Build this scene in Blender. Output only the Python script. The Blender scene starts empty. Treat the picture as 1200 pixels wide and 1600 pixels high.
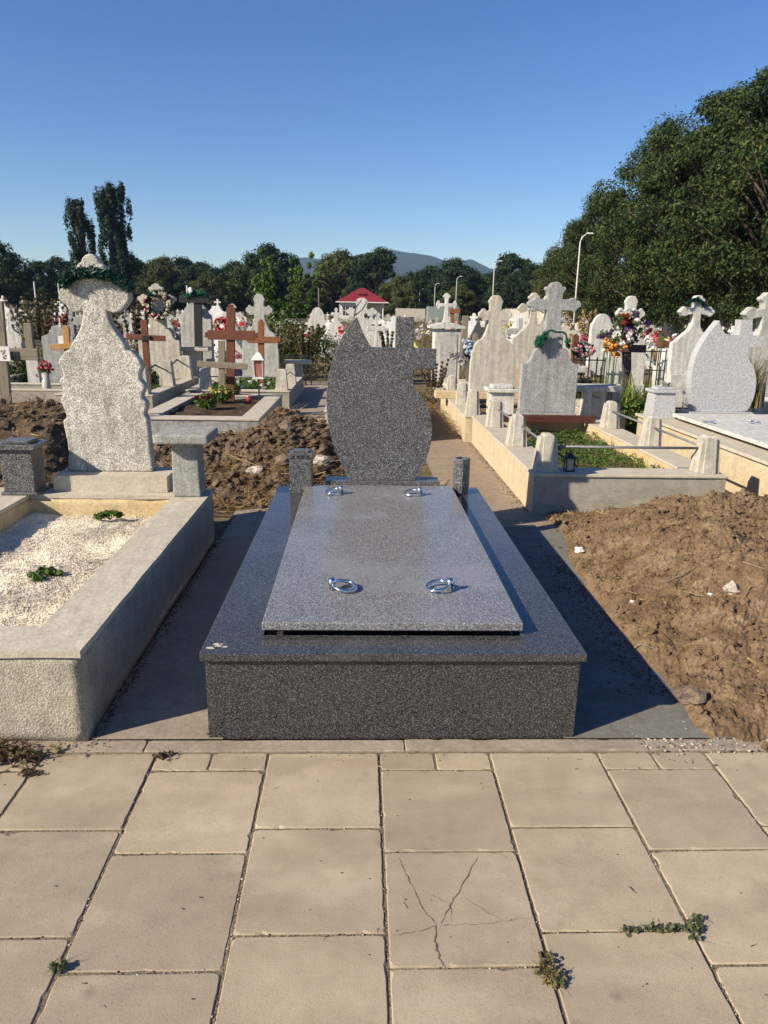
import bpy, bmesh, math, random
import numpy as np
from mathutils import Vector, Matrix, noise
rad = math.radians
# ------------------------------------------------------------------ camera, sky, sun
S = bpy.context.scene
C = S.collection
EYE = 1.55
FPX = 1150.0                                   # focal length in pixels of the 1200x1600 photograph
yaw, pit, rol = rad(2.0), rad(15.2), rad(1.0)
FW = Vector((math.sin(yaw)*math.cos(pit), math.cos(yaw)*math.cos(pit), -math.sin(pit)))
_r = Vector((math.cos(yaw), -math.sin(yaw), 0)); _u = _r.cross(FW)
RT = _r*math.cos(rol) + _u*math.sin(rol)
UP = -_r*math.sin(rol) + _u*math.cos(rol)
cam = bpy.data.cameras.new('camera'); co = bpy.data.objects.new('camera', cam); C.objects.link(co)
co.matrix_world = Matrix(((RT.x, UP.x, -FW.x, 0), (RT.y, UP.y, -FW.y, 0), (RT.z, UP.z, -FW.z, EYE), (0, 0, 0, 1)))
cam.sensor_fit = 'VERTICAL'; cam.sensor_height = 36; cam.sensor_width = 27
cam.lens = 36*FPX/1600; cam.clip_start = 0.05; cam.clip_end = 9000
S.camera = co
SUN_EL, SUN_AZ = rad(31.5), math.atan2(-0.876, -0.482)     # azimuth clockwise from +Y
w = bpy.data.worlds.new('World'); S.world = w; w.use_nodes = True
nt = w.node_tree; sky = nt.nodes.new('ShaderNodeTexSky'); sky.sky_type = 'NISHITA'
sky.sun_disc = False; sky.sun_elevation = SUN_EL; sky.sun_rotation = SUN_AZ
sky.air_density = 1.0; sky.dust_density = 0.3; sky.ozone_density = 3.0; sky.altitude = 200
bg = nt.nodes['Background']; hsv = nt.nodes.new('ShaderNodeHueSaturation'); hsv.inputs['Saturation'].default_value = 1.26; hsv.inputs['Hue'].default_value = 0.514; hsv.inputs['Value'].default_value = 1.0
nt.links.new(sky.outputs[0], hsv.inputs['Color']); nt.links.new(hsv.outputs[0], bg.inputs[0]); bg.inputs[1].default_value = 0.080
ld = bpy.data.lights.new('sun', 'SUN'); ld.energy = 5.0; ld.angle = rad(0.53); ld.color = (1.0, 0.885, 0.71)
lo = bpy.data.objects.new('sun', ld); C.objects.link(lo)
sd = Vector((math.sin(SUN_AZ)*math.cos(SUN_EL), math.cos(SUN_AZ)*math.cos(SUN_EL), math.sin(SUN_EL)))
lo.rotation_euler = sd.to_track_quat('Z', 'Y').to_euler(); lo.location = sd*30
S.view_settings.view_transform = 'Standard'; S.view_settings.look = 'None'
S.view_settings.exposure = 0.74; S.view_settings.gamma = 1.0
S.cycles.caustics_reflective = True; S.cycles.blur_glossy = 0.2
S.render.resolution_x = 768; S.render.resolution_y = 1024

# ------------------------------------------------------------------ helpers
def ray(x, y): return FW*FPX + RT*(x-600) + UP*(800-y)
def atY(x, y, Y):
    d = ray(x, y); t = Y/d.y; return Vector((d.x*t, Y, EYE+d.z*t))
def G(x, y, z=0.0):
    d = ray(x, y); t = (z-EYE)/d.z; return Vector((d.x*t, d.y*t, z))
def fbm(p, o=4, h=0.6):
    v, a, f = 0.0, 1.0, 1.0
    for _ in range(o):
        v += a*noise.noise(Vector(p)*f); a *= h; f *= 2.03
    return v
class MB:
    def __init__(s): s.v = []; s.f = []; s.m = []
    def add(s, vs, fs, m=0):
        b = len(s.v); s.v += [tuple(v) for v in vs]; s.f += [tuple(i+b for i in f) for f in fs]; s.m += [m]*len(fs); return s
    def box(s, x0, x1, y0, y1, z0, z1, m=0): return s.frus(x0, x1, y0, y1, z0, x0, x1, y0, y1, z1, m)
    def frus(s, a0, a1, b0, b1, z0, c0, c1, d0, d1, z1, m=0):
        return s.add([(a0,b0,z0),(a1,b0,z0),(a1,b1,z0),(a0,b1,z0),(c0,d0,z1),(c1,d0,z1),(c1,d1,z1),(c0,d1,z1)],
              [(3,2,1,0),(4,5,6,7),(0,1,5,4),(1,2,6,5),(2,3,7,6),(3,0,4,7)], m)
    def beam(s, p, q, w, t, up=(0, -1, 0), m=0):
        p = Vector(p); q = Vector(q); d = (q-p).normalized(); u = Vector(up); sd_ = d.cross(u).normalized(); u = sd_.cross(d)
        a = sd_*w/2; b = u*t/2
        return s.add([p-a-b, p+a-b, p+a+b, p-a+b, q-a-b, q+a-b, q+a+b, q-a+b],
              [(3,2,1,0),(4,5,6,7),(0,1,5,4),(1,2,6,5),(2,3,7,6),(3,0,4,7)], m)
    def ring(s, x0, x1, y0, y1, wl, wr, wf, wb, z0, z1, m=0):
        o = [(x0,y0),(x1,y0),(x1,y1),(x0,y1)]; i = [(x0+wl,y0+wf),(x1-wr,y0+wf),(x1-wr,y1-wb),(x0+wl,y1-wb)]
        vs = [(x,y,z) for z in (z0, z1) for x, y in o+i]
        fs = []
        for k in range(4):
            j = (k+1) % 4
            fs += [(k,j,8+j,8+k),(4+j,4+k,12+k,12+j),(8+k,8+j,12+j,12+k),(j,k,4+k,4+j)]
        return s.add(vs, fs, m)
    def tube(s, pts, r, n=8, m=0, cap=True):
        pts = [Vector(p) for p in pts]; rs = r if isinstance(r, (list, tuple)) else [r]*len(pts)
        vs = []; fs = []
        for k, p in enumerate(pts):
            d = (pts[min(k+1, len(pts)-1)]-pts[max(k-1, 0)]).normalized()
            u = d.cross(Vector((0, 0, 1)))
            if u.length < 0.05: u = d.cross(Vector((0, 1, 0)))
            u.normalize(); v = u.cross(d)
            for i in range(n):
                a = 2*math.pi*i/n; vs.append(p+(u*math.cos(a)+v*math.sin(a))*rs[k])
        for k in range(len(pts)-1):
            for i in range(n):
                j = (i+1) % n; fs.append((k*n+i, k*n+j, (k+1)*n+j, (k+1)*n+i))
        if cap: fs += [tuple(range(n-1, -1, -1)), tuple((len(pts)-1)*n+i for i in range(n))]
        return s.add(vs, fs, m)
    def lathe(s, prof, cx, cy, n=16, m=0):
        vs = [(cx+r*math.cos(2*math.pi*i/n), cy+r*math.sin(2*math.pi*i/n), z) for r, z in prof for i in range(n)]
        fs = [(k*n+i, k*n+(i+1) % n, (k+1)*n+(i+1) % n, (k+1)*n+i) for k in range(len(prof)-1) for i in range(n)]
        fs += [tuple(range(n-1, -1, -1)), tuple((len(prof)-1)*n+i for i in range(n))]
        return s.add(vs, fs, m)
    def prism(s, out, Y, th, m=0):            # out: [(x,z)] extruded from Y to Y+th
        n = len(out); area = sum(out[i][0]*out[(i+1) % n][1]-out[(i+1) % n][0]*out[i][1] for i in range(n))
        if area < 0: out = out[::-1]
        vs = [(x, Y, z) for x, z in out]+[(x, Y+th, z) for x, z in out]
        fs = [tuple(range(n)), tuple(range(2*n-1, n-1, -1))]+[(i, n+i, n+(i+1) % n, (i+1) % n) for i in range(n)]
        return s.add(vs, fs, m)
    def blob(s, c, r, seed=0, sub=1, m=0, sq=(1, 1, 1)):
        vs, fs = ICO[sub]; k = Vector((seed*1.7, seed*0.9, seed*2.3)); c = Vector(c)
        out = []
        for v in vs:
            a = 1+0.6*noise.noise(v*1.6+k)+0.25*noise.noise(v*4.1+k); out.append((c.x+v.x*r*a*sq[0], c.y+v.y*r*a*sq[1], c.z+v.z*r*a*sq[2]))
        return s.add(out, fs, m)
def _ico(sub):
    bm = bmesh.new(); bmesh.ops.create_icosphere(bm, subdivisions=sub, radius=1)
    r = ([v.co.copy() for v in bm.verts], [tuple(v.index for v in f.verts) for f in bm.faces]); bm.free(); return r
ICO = {1: _ico(1), 2: _ico(2), 3: _ico(3)}

def mesh_obj(name, mb, mats, parent=None, bevel=0, smooth=False, origin=None):
    if not isinstance(mats, (list, tuple)): mats = [mats]
    org = Vector(parent['_w']) if parent is not None else Vector(origin if origin else (0, 0, 0))
    me = bpy.data.meshes.new(name)
    if isinstance(mb, MB):
        me.from_pydata([(v[0]-org.x, v[1]-org.y, v[2]-org.z) for v in mb.v], [], mb.f)
        if len(mats) > 1: me.polygons.foreach_set('material_index', mb.m)
    else:                                       # (N,k,3) array of loose k-gons
        arr, k = mb; n = arr.shape[0]; a = (arr.reshape(-1, 3)-np.array(org)).astype(np.float32)
        me.vertices.add(n*k); me.vertices.foreach_set('co', a.ravel())
        me.loops.add(n*k); me.loops.foreach_set('vertex_index', np.arange(n*k, dtype=np.int32))
        me.polygons.add(n); me.polygons.foreach_set('loop_start', np.arange(0, n*k, k, dtype=np.int32))
        me.polygons.foreach_set('loop_total', np.full(n, k, dtype=np.int32)); me.update(calc_edges=True)
    for m in mats: me.materials.append(m)
    if smooth: me.polygons.foreach_set('use_smooth', [True]*len(me.polygons))
    me.update()
    o = bpy.data.objects.new(name, me); C.objects.link(o)
    if parent is not None: o.parent = parent
    else: o.location = org
    o['_w'] = tuple(org)
    if bevel:
        b = o.modifiers.new('bevel', 'BEVEL'); b.width = bevel; b.segments = 2; b.limit_method = 'ANGLE'; b.angle_limit = rad(40)
    return o
def thing(name, label, cat, loc, group=None):
    o = bpy.data.objects.new(name, None); C.objects.link(o); o.location = loc; o['_w'] = tuple(loc)
    o.empty_display_size = 0.1
    return tag(o, label, cat, group)
def tag(o, label, cat, group=None, kind=None):
    o['label'] = label; o['category'] = cat
    if group: o['group'] = group
    if kind: o['kind'] = kind
    return o
def solo(name, label, cat, mb, mats, loc, group=None, kind=None, **k):
    return tag(mesh_obj(name, mb, mats, origin=loc, **k), label, cat, group, kind)
def struct(name, mb, mats, **k):
    o = mesh_obj(name, mb, mats, **k); o['kind'] = 'structure'; return o
def stuff(name, label, mb, mats, **k):
    o = mesh_obj(name, mb, mats, **k); o['kind'] = 'stuff'; o['label'] = label; o['category'] = name.replace('_', ' '); return o
def copy_thing(root, loc, rz=0.0, sc=1.0, label=None, group=None):
    r = root.copy(); C.objects.link(r); r.location = loc; r.rotation_euler = (0, 0, rz)
    r.scale = sc if isinstance(sc, (tuple, list)) else (sc, sc, sc)
    if label: r['label'] = label
    if group: r['group'] = group
    for ch in list(root.children):
        c = ch.copy(); C.objects.link(c); c.parent = r
    return r

# ------------------------------------------------------------------ materials
def newmat(name, rough=0.8, metal=0.0, spec=0.5):
    m = bpy.data.materials.new(name); m.use_nodes = True; b = m.node_tree.nodes['Principled BSDF']
    b.inputs['Roughness'].default_value = rough; b.inputs['Metallic'].default_value = metal
    b.inputs['Specular IOR Level'].default_value = spec
    return m, m.node_tree, b
def N(nt, t, **k):
    n = nt.nodes.new(t)
    for a, v in k.items():
        if a in n.inputs: n.inputs[a].default_value = v
        else: setattr(n, a, v)
    return n
def ramp(nt, src, stops, interp='LINEAR'):
    r = nt.nodes.new('ShaderNodeValToRGB'); r.color_ramp.interpolation = interp; e = r.color_ramp.elements
    while len(e) < len(stops): e.new(0.5)
    for i, (p, c) in enumerate(stops):
        e[i].position = p; e[i].color = (c, c, c, 1) if isinstance(c, (int, float)) else (c[0], c[1], c[2], 1)
    nt.links.new(src, r.inputs[0]); return r.outputs[0]
def mix(nt, fac, a, b, mode='MIX'):
    n = nt.nodes.new('ShaderNodeMix'); n.data_type = 'RGBA'; n.blend_type = mode
    for sck, v in ((0, fac), (6, a), (7, b)):
        if hasattr(v, 'links'): nt.links.new(v, n.inputs[sck])
        elif sck == 0: n.inputs[0].default_value = v
        else: n.inputs[sck].default_value = (v[0], v[1], v[2], 1)
    return n.outputs[2]
def tex(nt, kind, scale, detail=3, rough=0.55, loc=None, stretch=None):
    tc = nt.nodes.new('ShaderNodeTexCoord'); src = tc.outputs['Object']
    if stretch or loc:
        mp = nt.nodes.new('ShaderNodeMapping'); nt.links.new(src, mp.inputs[0]); src = mp.outputs[0]
        if stretch: mp.inputs['Scale'].default_value = stretch
        if loc: mp.inputs['Location'].default_value = loc
    if kind == 'noise':
        n = N(nt, 'ShaderNodeTexNoise', Scale=scale, Detail=detail, Roughness=rough)
    else:
        n = N(nt, 'ShaderNodeTexVoronoi', Scale=scale)
    nt.links.new(src, n.inputs['Vector']); return n
def bump(nt, b, h, strength=0.4, dist=0.01):
    n = nt.nodes.new('ShaderNodeBump'); n.inputs['Strength'].default_value = strength; n.inputs['Distance'].default_value = dist
    nt.links.new(h, n.inputs['Height']); nt.links.new(n.outputs[0], b.inputs['Normal'])
def granite(name, c, scale=260, rough=0.22, smudge=0.0, tone=(1, 1, 1), spec=0.5):
    m, nt, b = newmat(name, rough, spec=spec)
    v = tex(nt, 'vor', scale); sp = nt.nodes.new('ShaderNodeSeparateColor'); nt.links.new(v.outputs['Color'], sp.inputs[0])
    t = [tuple(x*k for k in tone) for x in c]
    a = ramp(nt, sp.outputs[0], [(0, t[0]), (0.38, t[1]), (0.62, t[2]), (0.86, t[3])], 'CONSTANT')
    n = tex(nt, 'noise', scale*0.35, 2, 0.7); k = ramp(nt, n.outputs[0], [(0.35, 0.6), (0.65, 1.25)])
    col = mix(nt, 1.0, a, k, 'MULTIPLY')
    big = tex(nt, 'noise', 2.2, 5, 0.6)
    if smudge:
        f = ramp(nt, big.outputs[0], [(0.48, 0.0), (0.75, smudge)]); col = mix(nt, f, col, (0.30, 0.31, 0.33))
    nt.links.new(col, b.inputs['Base Color'])
    r = ramp(nt, big.outputs[0], [(0.3, rough*0.75), (0.7, min(1, rough*1.6))]); nt.links.new(r, b.inputs['Roughness'])
    return m
def terrazzo(name, lo_, hi, scale=120, chips=0.45, stain=(0.35, 0.30, 0.22), rough=0.85, bm=0.5):
    m, nt, b = newmat(name, rough, spec=0.3)
    v = tex(nt, 'vor', scale); sp = nt.nodes.new('ShaderNodeSeparateColor'); nt.links.new(v.outputs['Color'], sp.inputs[0])
    a = ramp(nt, sp.outputs[0], [(0, lo_), (chips, tuple((x+y)/2 for x, y in zip(lo_, hi))), (0.75, hi)], 'CONSTANT')
    n = tex(nt, 'noise', 3.0, 6, 0.65); f = ramp(nt, n.outputs[0], [(0.42, 0.0), (0.72, 0.55)])
    col = mix(nt, f, a, stain)
    n2 = tex(nt, 'noise', 14, 4, 0.6); k = ramp(nt, n2.outputs[0], [(0.3, 0.78), (0.65, 1.08)])
    col = mix(nt, 1.0, col, k, 'MULTIPLY')
    ns = tex(nt, 'noise', 5, 5, 0.65, loc=(2, 5, 1), stretch=(3.2, 3.2, 0.45)); ks = ramp(nt, ns.outputs[0], [(0.36, 0.72), (0.56, 1.0), (0.75, 1.1)]); col = mix(nt, 1.0, col, ks, 'MULTIPLY')
    nt.links.new(col, b.inputs['Base Color'])
    n3 = tex(nt, 'noise', scale*0.7, 2, 0.6); bump(nt, b, n3.outputs[0], bm, 0.006)
    return m
def concrete(name, c, stain=(0.3, 0.22, 0.12), samt=0.35, grain=90, bm=0.35, var=0.25, speck=0.0):
    m, nt, b = newmat(name, 0.9, spec=0.25)
    n1 = tex(nt, 'noise', 2.3, 6, 0.62); n2 = tex(nt, 'noise', 11, 5, 0.6, loc=(3, 1, 7)); n3 = tex(nt, 'noise', grain, 3, 0.65)
    k = ramp(nt, n2.outputs[0], [(0.28, 1-var), (0.7, 1+var*0.5)])
    col = mix(nt, 1.0, c, k, 'MULTIPLY')
    f = ramp(nt, n1.outputs[0], [(0.45, 0.0), (0.75, samt)]); col = mix(nt, f, col, stain)
    k3 = ramp(nt, n3.outputs[0], [(0.32, 1-var-speck), (0.65, 1.1+speck)]); col = mix(nt, 1.0, col, k3, 'MULTIPLY')
    nt.links.new(col, b.inputs['Base Color']); bump(nt, b, n3.outputs[0], bm, 0.008)
    return m
def wood(name, c, c2, vertical=True, rough=0.7):
    m, nt, b = newmat(name, rough, spec=0.3)
    n = tex(nt, 'noise', 14, 5, 0.7, stretch=(4, 4, 0.35) if vertical else (0.35, 4, 4))
    col = ramp(nt, n.outputs[0], [(0.3, c2), (0.5, c), (0.72, tuple(x*1.25 for x in c))]); nt.links.new(col, b.inputs['Base Color'])
    bump(nt, b, n.outputs[0], 0.5, 0.004); return m
def plain(name, c, rough=0.6, metal=0.0, var=0.2, scale=30):
    m, nt, b = newmat(name, rough, metal); n = tex(nt, 'noise', scale, 3, 0.6)
    k = ramp(nt, n.outputs[0], [(0.3, tuple(x*(1-var) for x in c)), (0.7, tuple(min(1, x*(1+var)) for x in c))])
    nt.links.new(k, b.inputs['Base Color']); return m
def leafmat(name, cols, trans=0.25, rough=0.6, clump=0.5):
    m, nt, b = newmat(name, rough, spec=0.25)
    g = nt.nodes.new('ShaderNodeNewGeometry'); k = len(cols)
    a = ramp(nt, g.outputs['Random Per Island'], [(i/max(1, k-1), c) for i, c in enumerate(cols)])
    n = tex(nt, 'noise', clump, 3, 0.6); v = ramp(nt, n.outputs[0], [(0.3, 0.65), (0.7, 1.3)])
    col = mix(nt, 1.0, a, v, 'MULTIPLY'); nt.links.new(col, b.inputs['Base Color'])
    tr = nt.nodes.new('ShaderNodeBsdfTranslucent'); nt.links.new(col, tr.inputs[0])
    ms = nt.nodes.new('ShaderNodeMixShader'); ms.inputs[0].default_value = trans
    nt.links.new(b.outputs[0], ms.inputs[1]); nt.links.new(tr.outputs[0], ms.inputs[2])
    nt.links.new(ms.outputs[0], nt.nodes['Material Output'].inputs[0]); return m
def soil(name, c1, c2, c3):
    m, nt, b = newmat(name, 0.95, spec=0.15)
    n = tex(nt, 'noise', 6, 8, 0.7); n2 = tex(nt, 'noise', 70, 4, 0.7)
    a = ramp(nt, n.outputs[0], [(0.3, c1), (0.5, c2), (0.72, c3)]); k = ramp(nt, n2.outputs[0], [(0.3, 0.6), (0.7, 1.3)])
    nt.links.new(mix(nt, 1.0, a, k, 'MULTIPLY'), b.inputs['Base Color']); bump(nt, b, n2.outputs[0], 0.8, 0.012); return m

M = {}
M['gr_dark'] = granite('dark_granite_polished', (0.018, 0.042, 0.075, 0.16), 480, 0.13, 0.12, spec=0.6)
M['gr_front'] = granite('dark_granite_front', (0.014, 0.036, 0.065, 0.16), 430, 0.10)
M['gr_slab'] = granite('grey_granite_slab', (0.08, 0.17, 0.26, 0.42), 430, 0.2, 0.4)
M['gr_stone'] = granite('grey_granite_stone', (0.025, 0.075, 0.135, 0.32), 300, 0.3)
M['gr_light'] = granite('light_granite', (0.32, 0.44, 0.50, 0.58), 280, 0.4)
M['gr_mid'] = granite('mid_dark_granite', (0.06, 0.07, 0.08, 0.10), 200, 0.3)
M['chrome'] = plain('polished_steel', (0.75, 0.76, 0.78), 0.09, 1.0, 0.03)
M['tz_big'] = terrazzo('weathered_terrazzo', (0.34, 0.32, 0.27), (0.78, 0.76, 0.68), 170, 0.4, (0.25, 0.23, 0.19), bm=0.8)
M['tz'] = terrazzo('pale_terrazzo', (0.36, 0.355, 0.325), (0.56, 0.55, 0.51), 240, 0.4, (0.36, 0.34, 0.28))
M['tz_gray'] = terrazzo('grey_terrazzo', (0.22, 0.22, 0.215), (0.48, 0.48, 0.465), 200, 0.45, (0.30, 0.30, 0.29))
M['tz_table'] = terrazzo('grey_green_terrazzo', (0.23, 0.23, 0.205), (0.45, 0.445, 0.40), 260, 0.4, (0.26, 0.26, 0.23))
M['tz_warm'] = terrazzo('warm_terrazzo', (0.44, 0.41, 0.345), (0.58, 0.55, 0.47), 240, 0.4, (0.46, 0.38, 0.26))
M['tz_white'] = terrazzo('white_terrazzo', (0.52, 0.51, 0.47), (0.64, 0.63, 0.59), 240, 0.4, (0.50, 0.48, 0.42))
M['white'] = plain('whitewashed_stone', (0.66, 0.65, 0.62), 0.8, 0, 0.15, 6)
M['render'] = concrete('rough_cast_render', (0.46, 0.42, 0.335), (0.40, 0.325, 0.21), 0.4, 130, 1.0, 0.28, 0.12)
M['coping'] = concrete('pale_coping', (0.48, 0.43, 0.34), (0.36, 0.31, 0.235), 0.5, 60, 0.3, 0.16)
M['render2'] = concrete('grey_render', (0.38, 0.36, 0.29), (0.34, 0.285, 0.19), 0.4, 150, 0.8, 0.25, 0.12)
M['ochre'] = concrete('ochre_stained_concrete', (0.56, 0.44, 0.26), (0.48, 0.31, 0.12), 0.6, 60, 0.4, 0.2)
M['cream'] = concrete('cream_stained_render', (0.52, 0.43, 0.29), (0.50, 0.35, 0.17), 0.5, 120, 0.5, 0.2, 0.08)
M['path'] = concrete('path_concrete', (0.30, 0.25, 0.19), (0.20, 0.155, 0.11), 0.6, 45, 0.25, 0.16)
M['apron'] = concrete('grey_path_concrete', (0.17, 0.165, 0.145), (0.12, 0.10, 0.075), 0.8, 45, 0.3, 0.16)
M['pinkcon'] = concrete('dusty_path_concrete', (0.30, 0.235, 0.165), (0.21, 0.155, 0.10), 0.6, 40, 0.3, 0.2)
M['joint'] = concrete('sandy_joint', (0.22, 0.18, 0.12), (0.12, 0.09, 0.06), 0.6, 120, 0.9, 0.35)
M['crack'] = concrete('crack_dirt', (0.20, 0.16, 0.11), (0.13, 0.10, 0.07), 0.5, 120, 0.6, 0.3)
M['soil_dark'] = soil('dark_soil', (0.055, 0.038, 0.025), (0.12, 0.084, 0.055), (0.20, 0.145, 0.10))
M['soil_tan'] = soil('tan_soil', (0.088, 0.056, 0.031), (0.175, 0.117, 0.067), (0.27, 0.195, 0.12))
M['soil_bed'] = soil('bed_soil', (0.04, 0.026, 0.017), (0.085, 0.055, 0.035), (0.13, 0.09, 0.06))
M['clod'] = soil('pale_clod', (0.10, 0.072, 0.048), (0.20, 0.15, 0.105), (0.30, 0.24, 0.18))
M['clod3'] = soil('tan_clod', (0.10, 0.066, 0.038), (0.18, 0.125, 0.075), (0.28, 0.21, 0.14))
M['clod2'] = soil('brown_clod', (0.075, 0.052, 0.035), (0.14, 0.10, 0.07), (0.23, 0.175, 0.125))
M['rock'] = concrete('mortar_lump', (0.50, 0.44, 0.37), (0.35, 0.28, 0.2), 0.4, 60, 0.8, 0.3)
M['ground'] = soil('dry_ground', (0.075, 0.055, 0.03), (0.155, 0.12, 0.065), (0.24, 0.19, 0.11))
M['gravel'] = leafmat('cream_gravel_grain', [(0.48, 0.41, 0.31), (0.68, 0.61, 0.48), (0.78, 0.72, 0.60)], 0.0, 0.8, 3.0)
M['wood_red'] = wood('varnished_red_wood', (0.14, 0.05, 0.027), (0.055, 0.02, 0.013))
M['wood_redh'] = wood('varnished_red_wood_arm', (0.14, 0.05, 0.027), (0.055, 0.02, 0.013), False)
M['wood_wine'] = wood('wine_red_board', (0.075, 0.025, 0.016), (0.03, 0.012, 0.008), False)
M['wood_or'] = wood('orange_wood', (0.22, 0.085, 0.035), (0.12, 0.04, 0.02))
M['wood_orh'] = wood('orange_wood_arm', (0.22, 0.085, 0.035), (0.12, 0.04, 0.02), False)
M['wood_yel'] = wood('golden_wood', (0.38, 0.22, 0.08), (0.2, 0.10, 0.04))
M['wood_gr'] = wood('weathered_wood', (0.21, 0.18, 0.13), (0.09, 0.075, 0.055))
M['wood_grh'] = wood('weathered_wood_arm', (0.21, 0.18, 0.13), (0.09, 0.075, 0.055), False)
M['wood_dk'] = wood('dark_wood', (0.07, 0.06, 0.05), (0.03, 0.025, 0.02))
M['iron'] = plain('black_iron', (0.015, 0.015, 0.015), 0.5, 0.0)
M['steel'] = plain('dull_steel_pipe', (0.16, 0.17, 0.18), 0.5, 0.0)
M['pole'] = plain('pale_pole_paint', (0.60, 0.60, 0.56), 0.5)
M['black'] = plain('black_lacquer', (0.012, 0.012, 0.013), 0.55)
M['redglass'] = plain('red_glass', (0.35, 0.05, 0.05), 0.15)
M['lampglass'] = plain('milky_glass', (0.42, 0.40, 0.34), 0.15)
M['roof'] = plain('red_metal_roof', (0.22, 0.022, 0.028), 0.45, 0, 0.15, 3)
M['wall_w'] = plain('white_house_wall', (0.55, 0.54, 0.50), 0.85)
M['window'] = plain('dark_window_pane', (0.02, 0.025, 0.03), 0.1)
M['fence'] = concrete('cream_fence_panel', (0.50, 0.46, 0.38), (0.3, 0.25, 0.18), 0.4, 20, 0.3, 0.2)
M['bark'] = wood('bark', (0.085, 0.065, 0.045), (0.03, 0.022, 0.016))
M['tulle'] = plain('blue_tulle', (0.30, 0.38, 0.50), 0.6)
M['f_dark'] = leafmat('dark_foliage', [(0.008, 0.022, 0.007), (0.020, 0.044, 0.011), (0.042, 0.074, 0.016), (0.095, 0.105, 0.028)], 0.2, 0.7, 0.6)
M['f_far'] = leafmat('treeline_foliage', [(0.008, 0.022, 0.007), (0.018, 0.040, 0.012), (0.04, 0.066, 0.018)], 0.15, 0.75, 0.15)
M['f_yel'] = leafmat('olive_foliage', [(0.03, 0.045, 0.013), (0.06, 0.078, 0.02), (0.10, 0.10, 0.03)], 0.2, 0.7, 0.3)
M['f_pop'] = leafmat('poplar_foliage', [(0.010, 0.025, 0.012), (0.02, 0.042, 0.02), (0.035, 0.06, 0.028)], 0.15, 0.7, 0.3)
M['f_bush'] = leafmat('bush_foliage', [(0.035, 0.08, 0.015), (0.09, 0.16, 0.028), (0.16, 0.24, 0.05)], 0.3, 0.5, 0.8)
M['f_joint'] = leafmat('joint_weed_leaf', [(0.04, 0.06, 0.025), (0.09, 0.11, 0.045), (0.16, 0.17, 0.08)], 0.2, 0.6, 3)
M['f_weed'] = leafmat('weed_foliage', [(0.03, 0.075, 0.012), (0.07, 0.14, 0.02), (0.13, 0.20, 0.04)], 0.3, 0.5, 3)
M['f_iris'] = leafmat('iris_leaf', [(0.04, 0.10, 0.015), (0.14, 0.20, 0.03), (0.38, 0.36, 0.06)], 0.3, 0.45, 3)
M['f_straw'] = leafmat('straw', [(0.13, 0.085, 0.035), (0.28, 0.19, 0.085), (0.42, 0.31, 0.15)], 0.15, 0.7, 3)
M['f_dry'] = leafmat('dry_weeds', [(0.05, 0.045, 0.018), (0.12, 0.10, 0.035), (0.22, 0.17, 0.075), (0.09, 0.11, 0.03)], 0.2, 0.7, 1)
M['f_brown'] = leafmat('brown_weeds', [(0.06, 0.035, 0.02), (0.13, 0.08, 0.045), (0.07, 0.08, 0.03)], 0.2, 0.7, 1)
M['f_white'] = leafmat('white_blossom', [(0.60, 0.58, 0.55), (0.42, 0.40, 0.38), (0.22, 0.22, 0.17)], 0.2, 0.7, 2)
M['f_garl'] = leafmat('dark_tinsel', [(0.004, 0.018, 0.013), (0.008, 0.045, 0.032), (0.012, 0.07, 0.05)], 0.1, 0.4, 6)
M['f_green2'] = leafmat('artificial_green', [(0.008, 0.09, 0.05), (0.015, 0.15, 0.08), (0.02, 0.06, 0.03)], 0.1, 0.5, 6)
for n_, cs in {'p_red': [(0.35, 0.015, 0.02), (0.6, 0.04, 0.05)], 'p_pink': [(0.62, 0.14, 0.22), (0.75, 0.32, 0.35)], 'p_cream': [(0.58, 0.52, 0.34), (0.66, 0.62, 0.45)],
               'p_white': [(0.72, 0.70, 0.66), (0.6, 0.58, 0.55)], 'p_yel': [(0.55, 0.48, 0.08), (0.7, 0.62, 0.2)], 'p_or': [(0.75, 0.22, 0.03), (0.8, 0.42, 0.05)],
               'p_pur': [(0.06, 0.02, 0.10), (0.18, 0.08, 0.22)], 'p_wine': [(0.09, 0.01, 0.015), (0.18, 0.02, 0.03)]}.items():
    M[n_] = leafmat(n_, cs, 0.15, 0.6, 5)

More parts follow.
